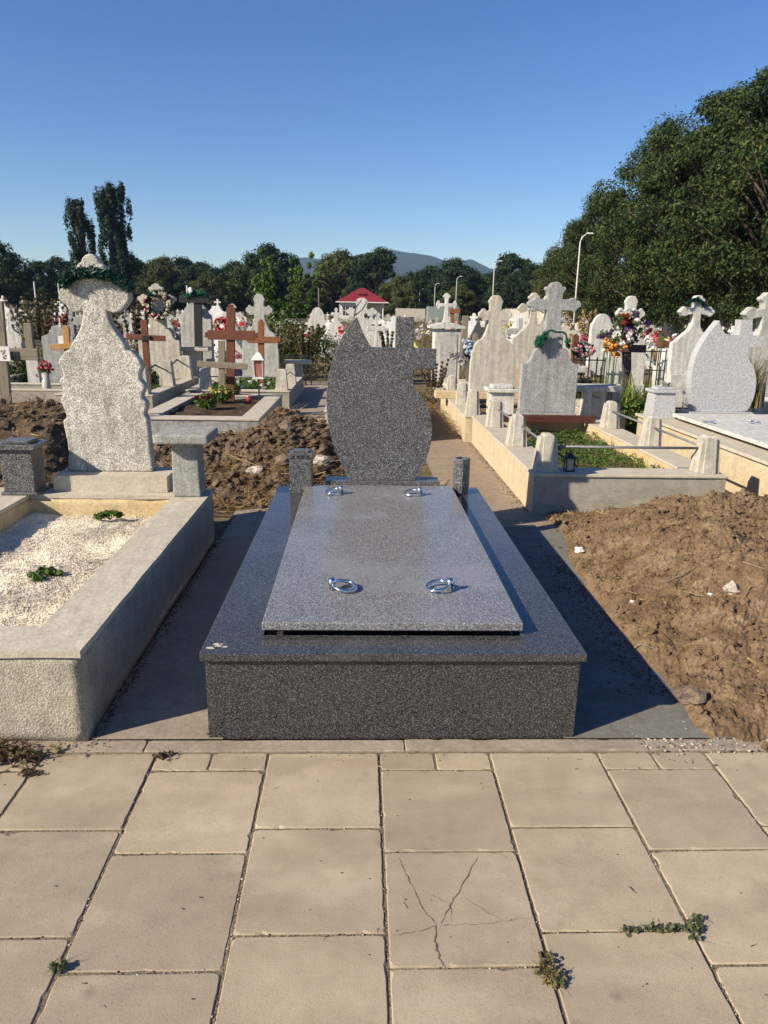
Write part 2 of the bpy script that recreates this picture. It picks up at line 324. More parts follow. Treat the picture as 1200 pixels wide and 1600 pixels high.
def pave_mat():
    m, nt, b = newmat('paving_slab', 0.85, spec=0.25)
    g = nt.nodes.new('ShaderNodeNewGeometry')
    a = ramp(nt, g.outputs['Random Per Island'], [(0, (0.31, 0.26, 0.185)), (0.5, (0.37, 0.305, 0.215)), (1, (0.42, 0.345, 0.24))])
    n1 = tex(nt, 'noise', 1.7, 6, 0.6, stretch=(1, 2.4, 1)); f = ramp(nt, n1.outputs[0], [(0.40, 0.0), (0.66, 0.75)])
    a = mix(nt, f, a, (0.285, 0.228, 0.165))
    nw = tex(nt, 'noise', 2.6, 4, 0.55, loc=(4, 4, 0), stretch=(0.9, 2.0, 1)); fw_ = ramp(nt, nw.outputs[0], [(0.52, 0.0), (0.70, 0.5)]); a = mix(nt, fw_, a, (0.46, 0.39, 0.285))
    n2 = tex(nt, 'noise', 9, 5, 0.65); k = ramp(nt, n2.outputs[0], [(0.25, 0.86), (0.7, 1.07)]); a = mix(nt, 1, a, k, 'MULTIPLY')
    n3 = tex(nt, 'noise', 240, 3, 0.7); k = ramp(nt, n3.outputs[0], [(0.28, 0.72), (0.45, 1.0), (0.75, 1.12)]); a = mix(nt, 1, a, k, 'MULTIPLY')
    v = tex(nt, 'vor', 13); k = ramp(nt, v.outputs['Distance'], [(0.0, 0.72), (0.16, 0.88), (0.26, 1.0)])
    n4 = tex(nt, 'noise', 4.1, 3, 0.6, loc=(5, 5, 5)); kf = ramp(nt, n4.outputs[0], [(0.5, 0.0), (0.62, 1.0)])
    a = mix(nt, kf, a, mix(nt, 1, a, k, 'MULTIPLY'))
    v2 = tex(nt, 'noise', 38, 4, 0.75, loc=(9, 2, 1)); k2 = ramp(nt, v2.outputs[0], [(0.69, 0.0), (0.74, 0.7)])
    a = mix(nt, k2, a, (0.42, 0.36, 0.29))
    v3 = tex(nt, 'noise', 52, 4, 0.7, loc=(1, 8, 3)); k3 = ramp(nt, v3.outputs[0], [(0.68, 0.0), (0.74, 0.6)])
    a = mix(nt, k3, a, (0.12, 0.09, 0.065))
    nt.links.new(a, b.inputs['Base Color'])
    h = mix(nt, 0.5, n3.outputs[0], n2.outputs[0]); bump(nt, b, h, 0.35, 0.006); return m
M['pave'] = pave_mat()

R = random.Random(7)
rng = np.random.default_rng(7)

# ------------------------------------------------------------------ leaf clouds and blades
def unit(n):
    v = rng.normal(size=(n, 3)); return v/np.linalg.norm(v, axis=1, keepdims=True)
def leaves(centers, rads, per, size, shell=0.55, asp=0.5, up=0.25):
    """rhomb leaves spread through ellipsoid clumps -> (N,4,3)"""
    centers = np.array(centers, float).reshape(-1, 3); rads = np.array(rads, float)
    if rads.ndim == 1: rads = np.tile(rads[:, None], (1, 3))
    idx = np.repeat(np.arange(len(centers)), per); n = len(idx)
    d = unit(n); r = shell+(1-shell)*rng.random(n)**0.6; r *= 1+0.12*rng.normal(size=n)
    p = centers[idx]+d*rads[idx]*r[:, None]
    nrm = d+0.9*unit(n); nrm[:, 2] += up; nrm /= np.linalg.norm(nrm, axis=1, keepdims=True)
    t = np.cross(nrm, unit(n)); t /= np.linalg.norm(t, axis=1, keepdims=True); q = np.cross(nrm, t)
    s = size*(0.6+0.8*rng.random(n))[:, None]
    return np.stack([p-t*s, p-q*s*asp, p+t*s, p+q*s*asp], 1)
def blades(pts, h, w, lean=0.5, curve=0.5, hv=0.5):
    """each blade: 2 quads merged as 3 segments of (N,4,3)"""
    p = np.array(pts, float); n = len(p); a = rng.random(n)*2*np.pi
    d = np.stack([np.cos(a), np.sin(a), np.zeros(n)], 1); s = np.stack([-np.sin(a), np.cos(a), np.zeros(n)], 1)
    H = h*(1-hv+2*hv*rng.random(n))[:, None]; L = lean*rng.random(n)[:, None]*H
    z = np.array([0, 0, 1.0]); W = w*(0.6+0.8*rng.random(n))[:, None]
    m1 = p+z*H*0.55+d*L*0.4; tp = p+z*H*(1-curve*rng.random(n)[:, None]*0.5)+d*L*(1+curve)
    q1 = np.stack([p-s*W, p+s*W, m1+s*W*0.8, m1-s*W*0.8], 1); q2 = np.stack([m1-s*W*0.8, m1+s*W*0.8, tp+s*W*0.1, tp-s*W*0.1], 1)
    return np.concatenate([q1, q2], 0)
def straws(pts, ln, w, tilt=0.35):
    p = np.array(pts, float); n = len(p); a = rng.random(n)*2*np.pi; e = (rng.random(n)-0.3)*tilt
    d = np.stack([np.cos(a)*np.cos(e), np.sin(a)*np.cos(e), np.sin(e)], 1)
    s = np.stack([-np.sin(a), np.cos(a), rng.normal(size=n)*0.5], 1); L = ln*(0.3+rng.random(n)**2*1.2)[:, None]; W = w*(0.5+rng.random(n))[:, None]
    return np.stack([p-s*W, p+s*W, p+d*L+s*W*0.4, p+d*L-s*W*0.4], 1)
def flower_heads(pts, r, mats_n, petals=9):
    out = []
    for p in pts:
        out.append(leaves([p], [(r, r, r)], petals, r*0.55, 0.2, 0.75))
    return np.concatenate(out, 0)

# ------------------------------------------------------------------ SETTING: ground, paths, paving, hills
g = MB()
xs = [-3800, -900, -200, -60, -20, 0, 20, 60, 200, 900, 3800]; ys = [-240, -20, 2.3, 20, 60, 200, 900, 2500, 4250]
vs = [(x, y, -0.03) for y in ys for x in xs]; nx = len(xs)
g.add(vs, [(j*nx+i, j*nx+i+1, (j+1)*nx+i+1, (j+1)*nx+i) for j in range(len(ys)-1) for i in range(nx-1)])
struct('ground', g, M['ground'])

def slab_bevel(mb, x0, x1, y0, y1, zt, b=0.0035, t=0.02):
    zt += R.uniform(-0.0018, 0.0018); sx, sy = R.uniform(-0.004, 0.004), R.uniform(-0.004, 0.004); sd_ = R.random()*90
    per = []
    for (ax, ay), (bx, by_) in (((x0, y0), (x1, y0)), ((x1, y0), (x1, y1)), ((x1, y1), (x0, y1)), ((x0, y1), (x0, y0))):
        n = max(2, int(math.hypot(bx-ax, by_-ay)/0.018))
        for k in range(n): per.append((ax+(bx-ax)*k/n, ay+(by_-ay)*k/n, k == 0))
    cx, cy = (x0+x1)/2, (y0+y1)/2; lv = lambda x, y: sx*(x-cx)+sy*(y-cy)
    low, mid, top = [], [], []
    for x, y, corner in per:
        c = noise.noise(Vector((x*55+sd_, y*55, 1))); chip = max(0, noise.noise(Vector((x*23, y*23+sd_, 5)))-0.28)*0.022+(0.004 if corner else 0)
        dx = (1 if x < cx else -1) if min(abs(x-x0), abs(x-x1)) < 1e-6 else 0; dy = (1 if y < cy else -1) if min(abs(y-y0), abs(y-y1)) < 1e-6 else 0
        o = 0.0008*c; low.append((x+dx*o, y+dy*o, zt-t)); mid.append((x+dx*o, y+dy*o, zt-b*0.7-chip*0.5+lv(x, y)))
        q = b*(0.75+0.6*c)+chip; q = max(0.0015, q); top.append((x+dx*q, y+dy*q, zt+lv(x, y)))
    n = len(per); fs = [tuple(range(2*n, 3*n))]
    for r_ in (0, n):
        for k in range(n): fs.append((r_+k, r_+(k+1) % n, r_+n+(k+1) % n, r_+n+k))
    mb.add(low+mid+top, fs)
pv = MB(); gp = 0.0055
for c in range(-9, 10):
    x0 = 0.08+0.4*c; x1 = x0+0.4; even = (c % 2 == 0); xm = 0.0035
    rows = []
    if even:
        for h in (0, 1):
            slab_bevel(pv, x0+0.2*h+xm, x0+0.2*h+0.2-xm, 2.255+gp/2, 2.36-gp/2, 0.0)
        y = 2.25
    else: y = 2.355
    while y > -2.0:
        rows.append((y-0.402, y)); y -= 0.404
    for a, b_ in rows:
        slab_bevel(pv, x0+xm+0.001, x1-xm-0.001, a+gp/2, b_-gp/2, 0.0)
struct('pavement', pv, M['pave'])
jb = MB(); jb.box(-3.6, 4.2, -2.1, 2.445, -0.06, -0.0045); struct('pavement_bed', jb, M['joint'])
kb = MB(); x = -3.5
while x < 4.0:
    L = R.uniform(0.7, 1.1); slab_bevel(kb, x+0.003, x+L, 2.366, 2.4365, 0.0035, 0.003); x += L
struct('kerb_strip', kb, M['path'])

def sheet(name, poly, z, mat, cell=None, amp=0.0):
    mb = MB(); mb.add([(x, y, z) for x, y in poly], [tuple(range(len(poly)))]); return struct(name, mb, mat)
sheet('path', [(-0.99, 2.436), (-0.50, 2.436), (-0.50, 5.75), (-0.72, 5.78), (-0.98, 5.68)], 0.008, M['path'])
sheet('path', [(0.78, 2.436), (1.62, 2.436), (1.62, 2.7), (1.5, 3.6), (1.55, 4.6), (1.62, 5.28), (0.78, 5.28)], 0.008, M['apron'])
sheet('path', [(0.55, 5.284), (3.0, 5.284), (3.0, 5.72), (1.5, 5.72), (1.42, 8.7), (1.42, 12.2), (0.72, 12.2), (0.72, 6.6), (0.6, 6.0)], 0.005, M['pinkcon'])
sheet('path', [(-1.22, 8.4), (-0.46, 8.4), (-0.46, 16.6), (-1.18, 16.6)], 0.004, M['path'])
sheet('path', [(3.0, 5.3), (3.5, 5.3), (3.5, 9.5), (3.0, 9.5)], 0.006, M['pinkcon'])
# cracked slab
def crack(pts, wd):
    mb = MB(); P = []
    for a, b_ in zip(pts[:-1], pts[1:]):
        for k in range(6):
            t = k/6; P.append(Vector(G(a[0]+(b_[0]-a[0])*t, a[1]+(b_[1]-a[1])*t, 0.0)))
    P.append(G(*pts[-1], 0.0)); vs = []; fs = []
    for i, p in enumerate(P):
        d = (P[min(i+1, len(P)-1)]-P[max(i-1, 0)]).normalized(); s = Vector((-d.y, d.x, 0)); j = R.uniform(-0.003, 0.003)
        w_ = wd*0.75*R.uniform(0.3, 1.3)*(0.25 if i in (0, len(P)-1) else 1)
        vs += [p+s*(j-w_)+Vector((0, 0, 0.002)), p+s*(j+w_)+Vector((0, 0, 0.002))]
    for i in range(len(P)-1): fs.append((2*i, 2*i+1, 2*i+3, 2*i+2))
    return vs, fs
cm = MB()
for pts, wd in [([(622, 1340), (640, 1378), (660, 1420), (682, 1446)], 0.0016), ([(682, 1446), (679, 1472), (684, 1490), (692, 1513)], 0.0032),
                ([(748, 1338), (722, 1385), (703, 1415), (688, 1444)], 0.0018), ([(612, 1462), (650, 1456), (682, 1447)], 0.0016),
                ([(690, 1446), (720, 1446), (770, 1442), (832, 1435)], 0.0011), ([(703, 1410), (706, 1444)], 0.001), ([(722, 1402), (785, 1440)], 0.0009), ([(670, 1398), (700, 1412)], 0.0008)]:
    cm.add(*crack(pts, wd))
struct('pavement_crack', cm, M['crack'])

# hills
hm = MB(); nX = 120; rows = []
for j, (Yd, k) in enumerate([(2300, 0.0), (2800, 0.55), (3300, 1.0), (3700, 0.6)]):
    for i in range(nX+1):
        px = 250+i*6.0; X = (px-568)/FPX*3300*1.0
        prof = [(250, 15), (330, 25), (430, 62), (480, 78), (520, 72), (560, 80), (610, 93), (640, 87), (672, 82), (700, 68), (730, 76), (760, 64), (800, 68), (850, 60), (900, 40), (980, 20)]
        hgt = 0
        for (a, ha), (b_, hb) in zip(prof[:-1], prof[1:]):
            if a <= px <= b_: hgt = ha+(hb-ha)*(px-a)/(b_-a)
        z = hgt/FPX*3300*k + 12*fbm((X*0.004, Yd*0.004, 3), 4)*k
        rows.append((X, Yd, max(-5, z)))
hm.add(rows, [(j*(nX+1)+i, j*(nX+1)+i+1, (j+1)*(nX+1)+i+1, (j+1)*(nX+1)+i) for j in range(3) for i in range(nX)])
struct('hills', hm, plain('hill_forest', (0.016, 0.027, 0.020), 0.95, 0, 0.3, 0.02), smooth=True)

# ------------------------------------------------------------------ MAIN TOMB
CX0, CX1, CY0, CY1 = -0.568, 0.834, 2.425, 5.06
tomb = thing('granite_tomb', 'polished dark grey granite tomb with grey cover slab and flame and cross headstone', 'tomb', (0.13, 2.45, 0))
mb = MB(); mb.box(CX0+0.015, CX1-0.015, CY0+0.02, CY1-0.02, 0.0, 0.325); mesh_obj('plinth', mb, M['gr_front'], tomb, bevel=0.002)
mb = MB()
mb.box(CX0, CX1, CY0, CY0+0.16, 0.330, 0.36)
mb.box(CX0, CX0+0.21, CY0+0.162, CY1, 0.330, 0.36); mb.box(CX1-0.21, CX1, CY0+0.162, CY1, 0.330, 0.36)
mb.box(CX0+0.212, CX1-0.212, CY1-0.36, CY1-0.001, 0.330, 0.3595)
mb.box(CX0+0.024, CX1-0.024, CY0+0.03, CY1-0.03, 0.3252, 0.3298)
mesh_obj('border', mb, M['gr_dark'], tomb, bevel=0.0025)
mb = MB(); mb.box(-0.32, 0.585, 2.62, 4.70, 0.3605, 0.3778); mesh_obj('slab_support', mb, M['black'], tomb)
mb = MB(); mb.box(-0.365, 0.632, 2.585, 4.885, 0.378, 0.41); slab = mesh_obj('cover_slab', mb, M['gr_slab'], tomb, bevel=0.004)
def lift_ring(px, py, side, ang):
    p = G(px, py, 0.410); mb = MB(); r, t = 0.049, 0.0075
    c = p+Vector((side*-0.052, 0, 0.016)); tl = rad(10)
    pts = []
    for i in range(33):
        a = 2*math.pi*i/32; u = r*math.cos(a); v = r*math.sin(a)
        q = Vector((u*math.cos(tl)*1.0, v, side*u*math.sin(tl)+0.004)); q.rotate(Matrix.Rotation(ang, 3, 'Z')); pts.append(c+q)
    mb.tube(pts, t, 10, cap=False)
    mb.lathe([(0.0125, 0.410), (0.0125, 0.440), (0.017, 0.442), (0.018, 0.453), (0.013, 0.462), (0.004, 0.466)], p.x, p.y, 18)
    o = mesh_obj('lifting_ring', mb, M['chrome'], slab, smooth=True)
    o.location = (0, 0, 0)
slab['_w'] = tomb['_w']
lift_ring(519, 922, -1, rad(-25)); lift_ring(703, 922, 1, rad(20)); lift_ring(533, 772, 1, rad(22)); lift_ring(656, 774, 1, rad(22))
def px_list(pts, ox, oy, s): return [(ox+x/s, oy+y/s) for x, y in pts]
def smooth_poly(P, corners=None, it=1):
    # chaikin-like corner cutting except where the turn is sharp
    for _ in range(it):
        out = []; n = len(P)
        for i in range(n):
            a, b_, c_ = Vector(P[i-1]), Vector(P[i]), Vector(P[(i+1) % n])
            u = (b_-a); v = (c_-b_)
            if u.length < 1e-6 or v.length < 1e-6: continue
            if u.normalized().dot(v.normalized()) < 0.62: out.append(tuple(b_))
            else: out += [tuple(b_-u*0.25), tuple(b_+v*0.25)]
        P = out
    return P
def trace(pts, Y, z0=None, it=2):
    out = []
    for x, y in pts:
        p = atY(x, y, Y); out.append((p.x, p.z))
    if z0 is not None:
        zm = min(z for _, z in out); out = [(x, z0 if z < zm+0.03 else z) for x, z in out]
    return smooth_poly(out, it=it)
HS = px_list([(357,80),(300,150),(255,215),(210,300),(175,385),(150,470),(128,560),(112,650),(105,750),(108,850),(118,940),(135,1040),(160,1130),(195,1230),(230,1310),(265,1370),(300,1428),
   (845,1430),(890,1370),(930,1290),(960,1210),(980,1120),(990,1030),(985,950),(965,870),(935,800),(895,735),(860,695),(830,665),(830,515),(1020,515),(1025,350),(835,345),(840,80),(688,85),(682,340),(480,335),(450,285),(420,230),(395,170),(375,115)], 490, 480, 5.333)
mb = MB(); mb.prism(trace(HS, 4.93, 0.4345), 4.93, 0.08); mesh_obj('headstone', mb, M['gr_stone'], tomb, bevel=0.003)
mb = MB(); a = atY(507, 750, 4.82); b_ = atY(689, 750, 4.82); mb.box(a.x, b_.x, 4.90, 5.055, 0.3602, 0.434); mesh_obj('headstone_base', mb, M['gr_stone'], tomb, bevel=0.003)
# lantern box and vase
x0 = atY(452, 750, 4.82).x; x1 = atY(487, 750, 4.82).x
t = thing('candle_box', 'speckled grey granite candle box standing left of the flame headstone', 'candle box', ((x0+x1)/2, 4.89, 0.36), 'granite fittings on the polished tomb')
mb = MB(); mb.box(x0, x1, 4.83, 4.97, 0.3602, 0.60); mesh_obj('box_body', mb, M['gr_stone'], t, bevel=0.004)
mb = MB(); mb.box(x0-0.004, x1+0.004, 4.826, 4.974, 0.6002, 0.634); mb.box(x0+0.02, x1-0.02, 4.85, 4.95, 0.6342, 0.648); mesh_obj('lid', mb, M['gr_stone'], t, bevel=0.003)
mb = MB()
for i in range(4): mb.lathe([(0.001, 0), (0.008, 0.0)], 0, 0, 8) if False else mb.box(x0+0.018+0.033*i, x0+0.034+0.033*i, 4.8235, 4.8255, 0.607, 0.621)
mesh_obj('vent_holes', mb, M['black'], t)
p = atY(722, 762, 4.82)
mb = MB(); r0, r1 = 0.045, 0.056
prof = [(r0+0.004, 0.3602), (r1, 0.42), (r1, 0.60), (r1-0.004, 0.606), (r1-0.014, 0.606), (r1-0.016, 0.52), (0.003, 0.52)]
mb.lathe(prof, p.x, 4.88, 8)
solo('flower_vase', 'octagonal speckled granite vase standing right of the flame headstone', 'vase', mb, M['gr_stone'], (p.x, 4.88, 0.36), 'granite fittings on the polished tomb')

# ------------------------------------------------------------------ headstone outlines (half, x in half widths, y 0..1)
TREF = [(0,1),(.10,.998),(.19,.985),(.24,.965),(.29,.945),(.31,.93),(.27,.915),(.25,.89),(.25,.845),(.38,.838),(.44,.855),(.52,.865),(.58,.855),(.61,.838),(.68,.83),(.73,.81),(.72,.785),(.66,.77),(.58,.765),(.54,.745),(.46,.735),(.38,.742),(.28,.742),
        (.27,.72),(.32,.67),(.40,.615),(.50,.565),(.58,.545),(.66,.54),(.72,.525),(.82,.50),(.87,.475),(.86,.445),(.92,.425),(.97,.39),(.95,.35),(1.0,.30),(1.0,0)]
SHLD = [(0,1),(.1,.997),(.19,.982),(.22,.965),(.33,.962),(.36,.945),(.30,.93),(.26,.91),(.26,.872),(.50,.872),(.58,.885),(.68,.882),(.74,.865),(.84,.862),(.92,.842),(.90,.818),(.80,.808),(.77,.785),(.68,.775),(.60,.788),(.26,.788),(.27,.62),(.38,.618),(.38,.508),(.50,.503),(.57,.488),(.62,.465),(.66,.435),(.73,.408),(.82,.388),(.99,.378),(1.0,.372),(1.0,0)]
BUD = [(0,1),(.1,.996),(.16,.98),(.18,.965),(.27,.955),(.30,.935),(.25,.915),(.17,.90),(.15,.85),(.40,.835),(.48,.855),(.60,.86),(.68,.835),(.80,.81),(.82,.785),(.72,.765),(.66,.74),(.54,.735),(.45,.755),(.18,.765),(.17,.68),(.22,.60),(.32,.56),(.36,.545),(.46,.53),(.55,.50),(.72,.46),(.80,.43),(.98,.405),(1.0,.39),(1,0)]
LATIN = [(0,1),(.16,1),(.16,.84),(.62,.84),(.62,.72),(.17,.72),(.20,.60),(.36,.48),(.60,.38),(.85,.33),(1,.30),(1,0)]
CROSS = [(0,1),(.16,1),(.16,.74),(1,.74),(1,.60),(.16,.60),(.16,0)]
ROUND = [(0,1),(.30,.985),(.55,.93),(.72,.86),(.80,.80),(.92,.78),(1,.74),(1,0)]
CONC = [(0,1),(.32,1),(.36,.93),(.46,.86),(.62,.80),(.86,.76),(1,.755),(1,0)]
BUDCROSS = [(0,1),(.12,.99),(.20,.96),(.30,.93),(.36,.89),(.28,.85),(.17,.82),(.16,.66),(.62,.66),(.68,.74),(.82,.76),(.90,.70),(1,.64),(.98,.57),(.88,.53),(.80,.46),(.66,.48),(.58,.54),(.18,.54),(.20,.20),(.30,.06),(.42,0)]
FLAME = [(-.24,1),(-.42,.86),(-.62,.72),(-.84,.54),(-.96,.40),(-1,.26),(-.94,.14),(-.80,.05),(-.72,0),(.50,0),(.66,.10),(.80,.22),(.82,.34),(.74,.46),(.60,.54),(.60,.66),(1,.66),(1,.80),(.62,.80),(.62,.97),(.30,.97),(.30,.78),(-.04,.78),(-.14,.86)]
def full(h): return [(x, y) for x, y in h]+[(-x, y) for x, y in h[::-1] if x > 1e-6]
def outline(style, cx, z0, hw, H):
    pts = style if style is FLAME else full(style)
    return smooth_poly([(cx+x*hw, z0+y*H) for x, y in pts], it=1)
def stone(name, label, cat, style, pxc, ytop, ybase, hwpx, Y, mat, th=0.12, group=None, foot=None, plinth=0.0, ground=0.0):
    """headstone at distance Y; its outline rises from a plinth that stands on the ground"""
    a = atY(pxc, ytop, Y); b = atY(pxc, ybase, Y); hw = hwpx/FPX*Y*1.03
    zb = max(b.z, ground+0.02)
    t = thing(name, label, cat, (a.x, Y, ground), group)
    mb = MB(); mb.prism(outline(style, (a.x+b.x)/2, zb, hw, a.z-zb), Y, th); mesh_obj('slab', mb, mat, t, bevel=0.008)
    if zb > ground+0.025:
        mb = MB(); mb.box((a.x+b.x)/2-hw-plinth, (a.x+b.x)/2+hw+plinth, Y-0.06, Y+th+0.05, ground, zb); mesh_obj('base', mb, foot or mat, t, bevel=0.008)
    return t
def wcross(name, label, post, arm, Y, wv, wh, mats, th=0.05, group=None, z0=0.0, ends=True):
    """wooden cross: post=((x,y top),(x,y bottom)) arm=((x,y),(x,y)) in view directions at distance Y; widths in metres"""
    p0 = atY(*post[0], Y); p1 = atY(*post[1], Y); p1 = p0+(p1-p0)*((p0.z-z0)/(p0.z-p1.z)); a0 = atY(*arm[0], Y); a1 = atY(*arm[1], Y)
    t = thing(name, label, 'cross', (p1.x, Y, z0), group)
    d = (p0-p1).normalized()
    mb = MB(); mb.beam(p1, p0, wv, th)
    if ends: mb.beam(p0+d*0.001, p0+d*wv*0.3, wv*0.55, th)
    mesh_obj('post', mb, mats[0], t, bevel=0.006)
    e = (a1-a0).normalized(); off = Vector((0, -th*0.55, 0))
    mb = MB(); mb.beam(a0+off, a1+off, wh, th*0.9)
    if ends: mb.beam(a0+off-e*wh*0.28, a0+off-e*0.001, wh*0.55, th*0.9); mb.beam(a1+off+e*0.001, a1+off+e*wh*0.28, wh*0.55, th*0.9)
    mesh_obj('arm', mb, mats[1], t, bevel=0.006)
    return t
def post_mb(x, y, z0, h, w, ridge=True):
    mb = MB(); a = w*0.62; b = w*0.45
    mb.frus(x-a, x+a, y-a*0.8, y+a*0.8, z0, x-b, x+b, y-b*0.8, y+b*0.8, z0+h*0.9)
    mb.frus(x-b, x+b, y-b*0.8, y+b*0.8, z0+h*0.9+0.0005, x-b*0.6, x+b*0.6, y-b*0.5, y+b*0.5, z0+h*0.93)
    if ridge:
        mb.frus(x-a*0.55, x+a*0.55, y-a*1.0, y+a*1.0, z0, x-b*0.6, x+b*0.6, y-b*1.05, y+b*1.05, z0+h*0.95)
        mb.frus(x-b*0.6, x+b*0.6, y-b*1.05, y+b*1.05, z0+h*0.95+0.0005, x-b*0.4, x+b*0.4, y-b*0.7, y+b*0.7, z0+h)
    return mb
def bench_table(label, x0, x1, y0, y1, z0, zt, th, mt, ml, group='stone table stands beside graves', pw=0.17):
    t = thing('stone_table', label, 'stone table', ((x0+x1)/2, (y0+y1)/2, z0), group)
    mb = MB(); mb.box(x0, x1, y0, y1, zt-th, zt); mesh_obj('table_top', mb, mt, t, bevel=0.012)
    cx, cy = (x0+x1)/2, (y0+y1)/2; mb = MB(); mb.frus(cx-pw/2*1.08, cx+pw/2*1.08, cy-pw/2, cy+pw/2, z0, cx-pw/2, cx+pw/2, cy-pw/2*0.95, cy+pw/2*0.95, zt-th-0.001)
    mesh_obj('pedestal', mb, ml, t, bevel=0.01); return t

# ------------------------------------------------------------------ LEFT GRAVE
LG = thing('concrete_grave', 'low rough rendered concrete grave surround filled with cream gravel at left', 'grave', (-1.65, 2.42, 0), 'concrete grave surrounds')
mb = MB(); mb.ring(-2.42, -0.995, 2.43, 4.88, 0.28, 0.20, 0.20, 0.18, 0, 0.345)
# wobble for a hand-built look
def rough_up(mb, n, amp, seed=0):
    bm = bmesh.new(); me = bpy.data.meshes.new('tmp'); me.from_pydata(mb.v, [], mb.f); bm.from_mesh(me); bpy.data.meshes.remove(me)
    for _ in range(n): bmesh.ops.subdivide_edges(bm, edges=[e for e in bm.edges if e.calc_length() > 0.05], cuts=1, use_grid_fill=True)
    bmesh.ops.recalc_face_normals(bm, faces=bm.faces)
    for v in bm.verts:
        q = v.co*7+Vector((seed, 0, 0)); o = noise.noise_vector(q)*amp+noise.noise_vector(v.co*29)*amp*0.6
        v.co += o
    bm.verts.index_update(); r = MB(); r.add([v.co.copy() for v in bm.verts], [tuple(v.index for v in f.verts) for f in bm.faces]); bm.free(); return r
rw = rough_up(mb, 5, 0.007, 1)
wl = mesh_obj('wall', rw, [M['render'], M['ochre']], LG, smooth=True)
for pl in wl.data.polygons:
    c = pl.center
    if pl.center.y+2.42 > 4.60 and pl.normal.y < -0.5 or (pl.normal.x > 0.5 and pl.center.x-1.65 < -2.0): pl.material_index = 1
mb = MB(); mb.ring(-2.425, -0.985, 2.418, 4.885, 0.29, 0.225, 0.215, 0.19, 0.346, 0.372); mesh_obj('coping', rough_up(mb, 4, 0.003, 5), M['coping'], LG, smooth=False, bevel=0)
# gravel bed
mb = MB(); n = 60; vs = []; 
for j in range(n+1):
    for i in range(n+1):
        x = -2.15+0.965*i/n; y = 2.62+2.09*j/n; vs.append((x, y, 0.235+0.022*fbm((x*2.5, y*2.5, 0), 3)+0.006*fbm((x*14, y*14, 2), 2)))
mb.add(vs, [(j*(n+1)+i, j*(n+1)+i+1, (j+1)*(n+1)+i+1, (j+1)*(n+1)+i) for j in range(n) for i in range(n)])
bedz = lambda x, y: 0.235+0.022*fbm((x*2.5, y*2.5, 0), 3)+0.006*fbm((x*14, y*14, 2), 2)
k = 36000; gx = rng.uniform(-2.14, -1.19, k); gy = rng.uniform(2.63, 4.70, k)
t0 = np.array([[0, 0, 1], [0.94, 0, -0.33], [-0.47, 0.82, -0.33], [-0.47, -0.82, -0.33]])
fc = [(0, 1, 2), (0, 2, 3), (0, 3, 1), (1, 3, 2)]
qv = []; qf = []
for i in range(k):
    r = R.uniform(0.003, 0.0065); z = bedz(gx[i], gy[i])+r*0.2; q = Matrix.Rotation(R.random()*6.28, 3, Vector((R.random()-.5, R.random()-.5, R.random()+.01)).normalized())
    b0 = len(qv); c = Vector((gx[i], gy[i], z))
    for tt in t0: qv.append(c+q@Vector((tt[0]*r*R.uniform(.7, 1.3), tt[1]*r*R.uniform(.7, 1.3), tt[2]*r*R.uniform(.6, 1.1))))
    qf += [tuple(b0+x_ for x_ in f) for f in fc]
mb.add(qv, qf)
stuff('gravel', 'cream white gravel filling the left concrete grave', mb, M['gravel'])
# its headstone
Z_ = lambda L_: px_list(L_, 70, 375, 6.383)
LH = Z_([(440,135),(475,142),(505,162),(530,195),(545,228),(580,248),(600,278),(610,305),(640,330),(700,368),(760,410),(812,462),(838,520),(842,575),(825,625),(795,665),(762,702),(725,722),(690,728),(650,722),(615,705),(628,765),(668,860),(728,950),(788,1030)])+[(195,542),(197,547),(205,549),(212,555),(218,564),(222,573),(218,582),(217,592),(224,600),(226,606),(222,616),(221,622),(228,628),(229,635),(226,645),(226,650),(230,655),(231,668),(234,700),(238,738),
   (105,735),(107,710),(105,690),(99,665),(98,658),(104,652),(101,642),(95,628),(94,622),(99,616),(97,605),(92,597),(93,592),(99,588),(96,578),(90,568),(93,560),(100,550),(108,545)]+Z_([(265,1035),(320,945),(355,860),(376,765),(375,700),(345,715),(300,722),(260,715),(232,695),(215,652),(180,632),(152,602),(132,560),(130,525),(150,490),(190,465),(212,440),(235,395),(280,340),(305,310),(308,270),(325,238),(358,218),(368,180),(400,148)])
t = thing('old_headstone', 'tall weathered scalloped headstone of pale chippings with dark tinsel garland at left', 'headstone', (-1.7, 4.95, 0), 'headstones of the near graves')
mb = MB(); mb.prism([(x, max(z, 0.478)) for x, z in trace(LH, 4.93, 0.478, 0)], 4.93, 0.09); mesh_obj('slab', mb, M['tz_big'], t, bevel=0.01)
a = atY(85, 750, 4.80); b_ = atY(262, 750, 4.80); mb = MB(); mb.box(a.x, b_.x, 4.78, 5.10, 0.3725, 0.477); mb.box(a.x+0.03, b_.x-0.03, 4.885, 5.05, 0.0, 0.372); mesh_obj('base', rough_up(mb, 3, 0.002, 9), M['coping'], t)
def garland(name, label, pts, Y, r, mat, n=900, size=0.02, group=None, cat='garland', th=0.0):
    P = [atY(x, y, Y) for x, y in pts]; c = []
    for a, b in zip(P[:-1], P[1:]):
        m_ = max(2, int((b-a).length/(r*0.7)))
        for k in range(m_): c.append(a+(b-a)*k/m_)
    c.append(P[-1]); arr = leaves(c, [r]*len(c), max(4, n//len(c)), size, 0.1, 0.22)
    mb_c = sum(c, Vector())/len(c)
    return solo(name, label, cat, (arr, 4), mat, tuple(mb_c), group)
garland('tinsel_garland', 'dark green tinsel garland draped over the top of the old scalloped headstone', [(101,442),(108,434),(118,428),(132,425),(148,426),(165,429),(178,434),(190,441),(201,449)], 4.90, 0.034, M['f_garl'], 3200, 0.02)
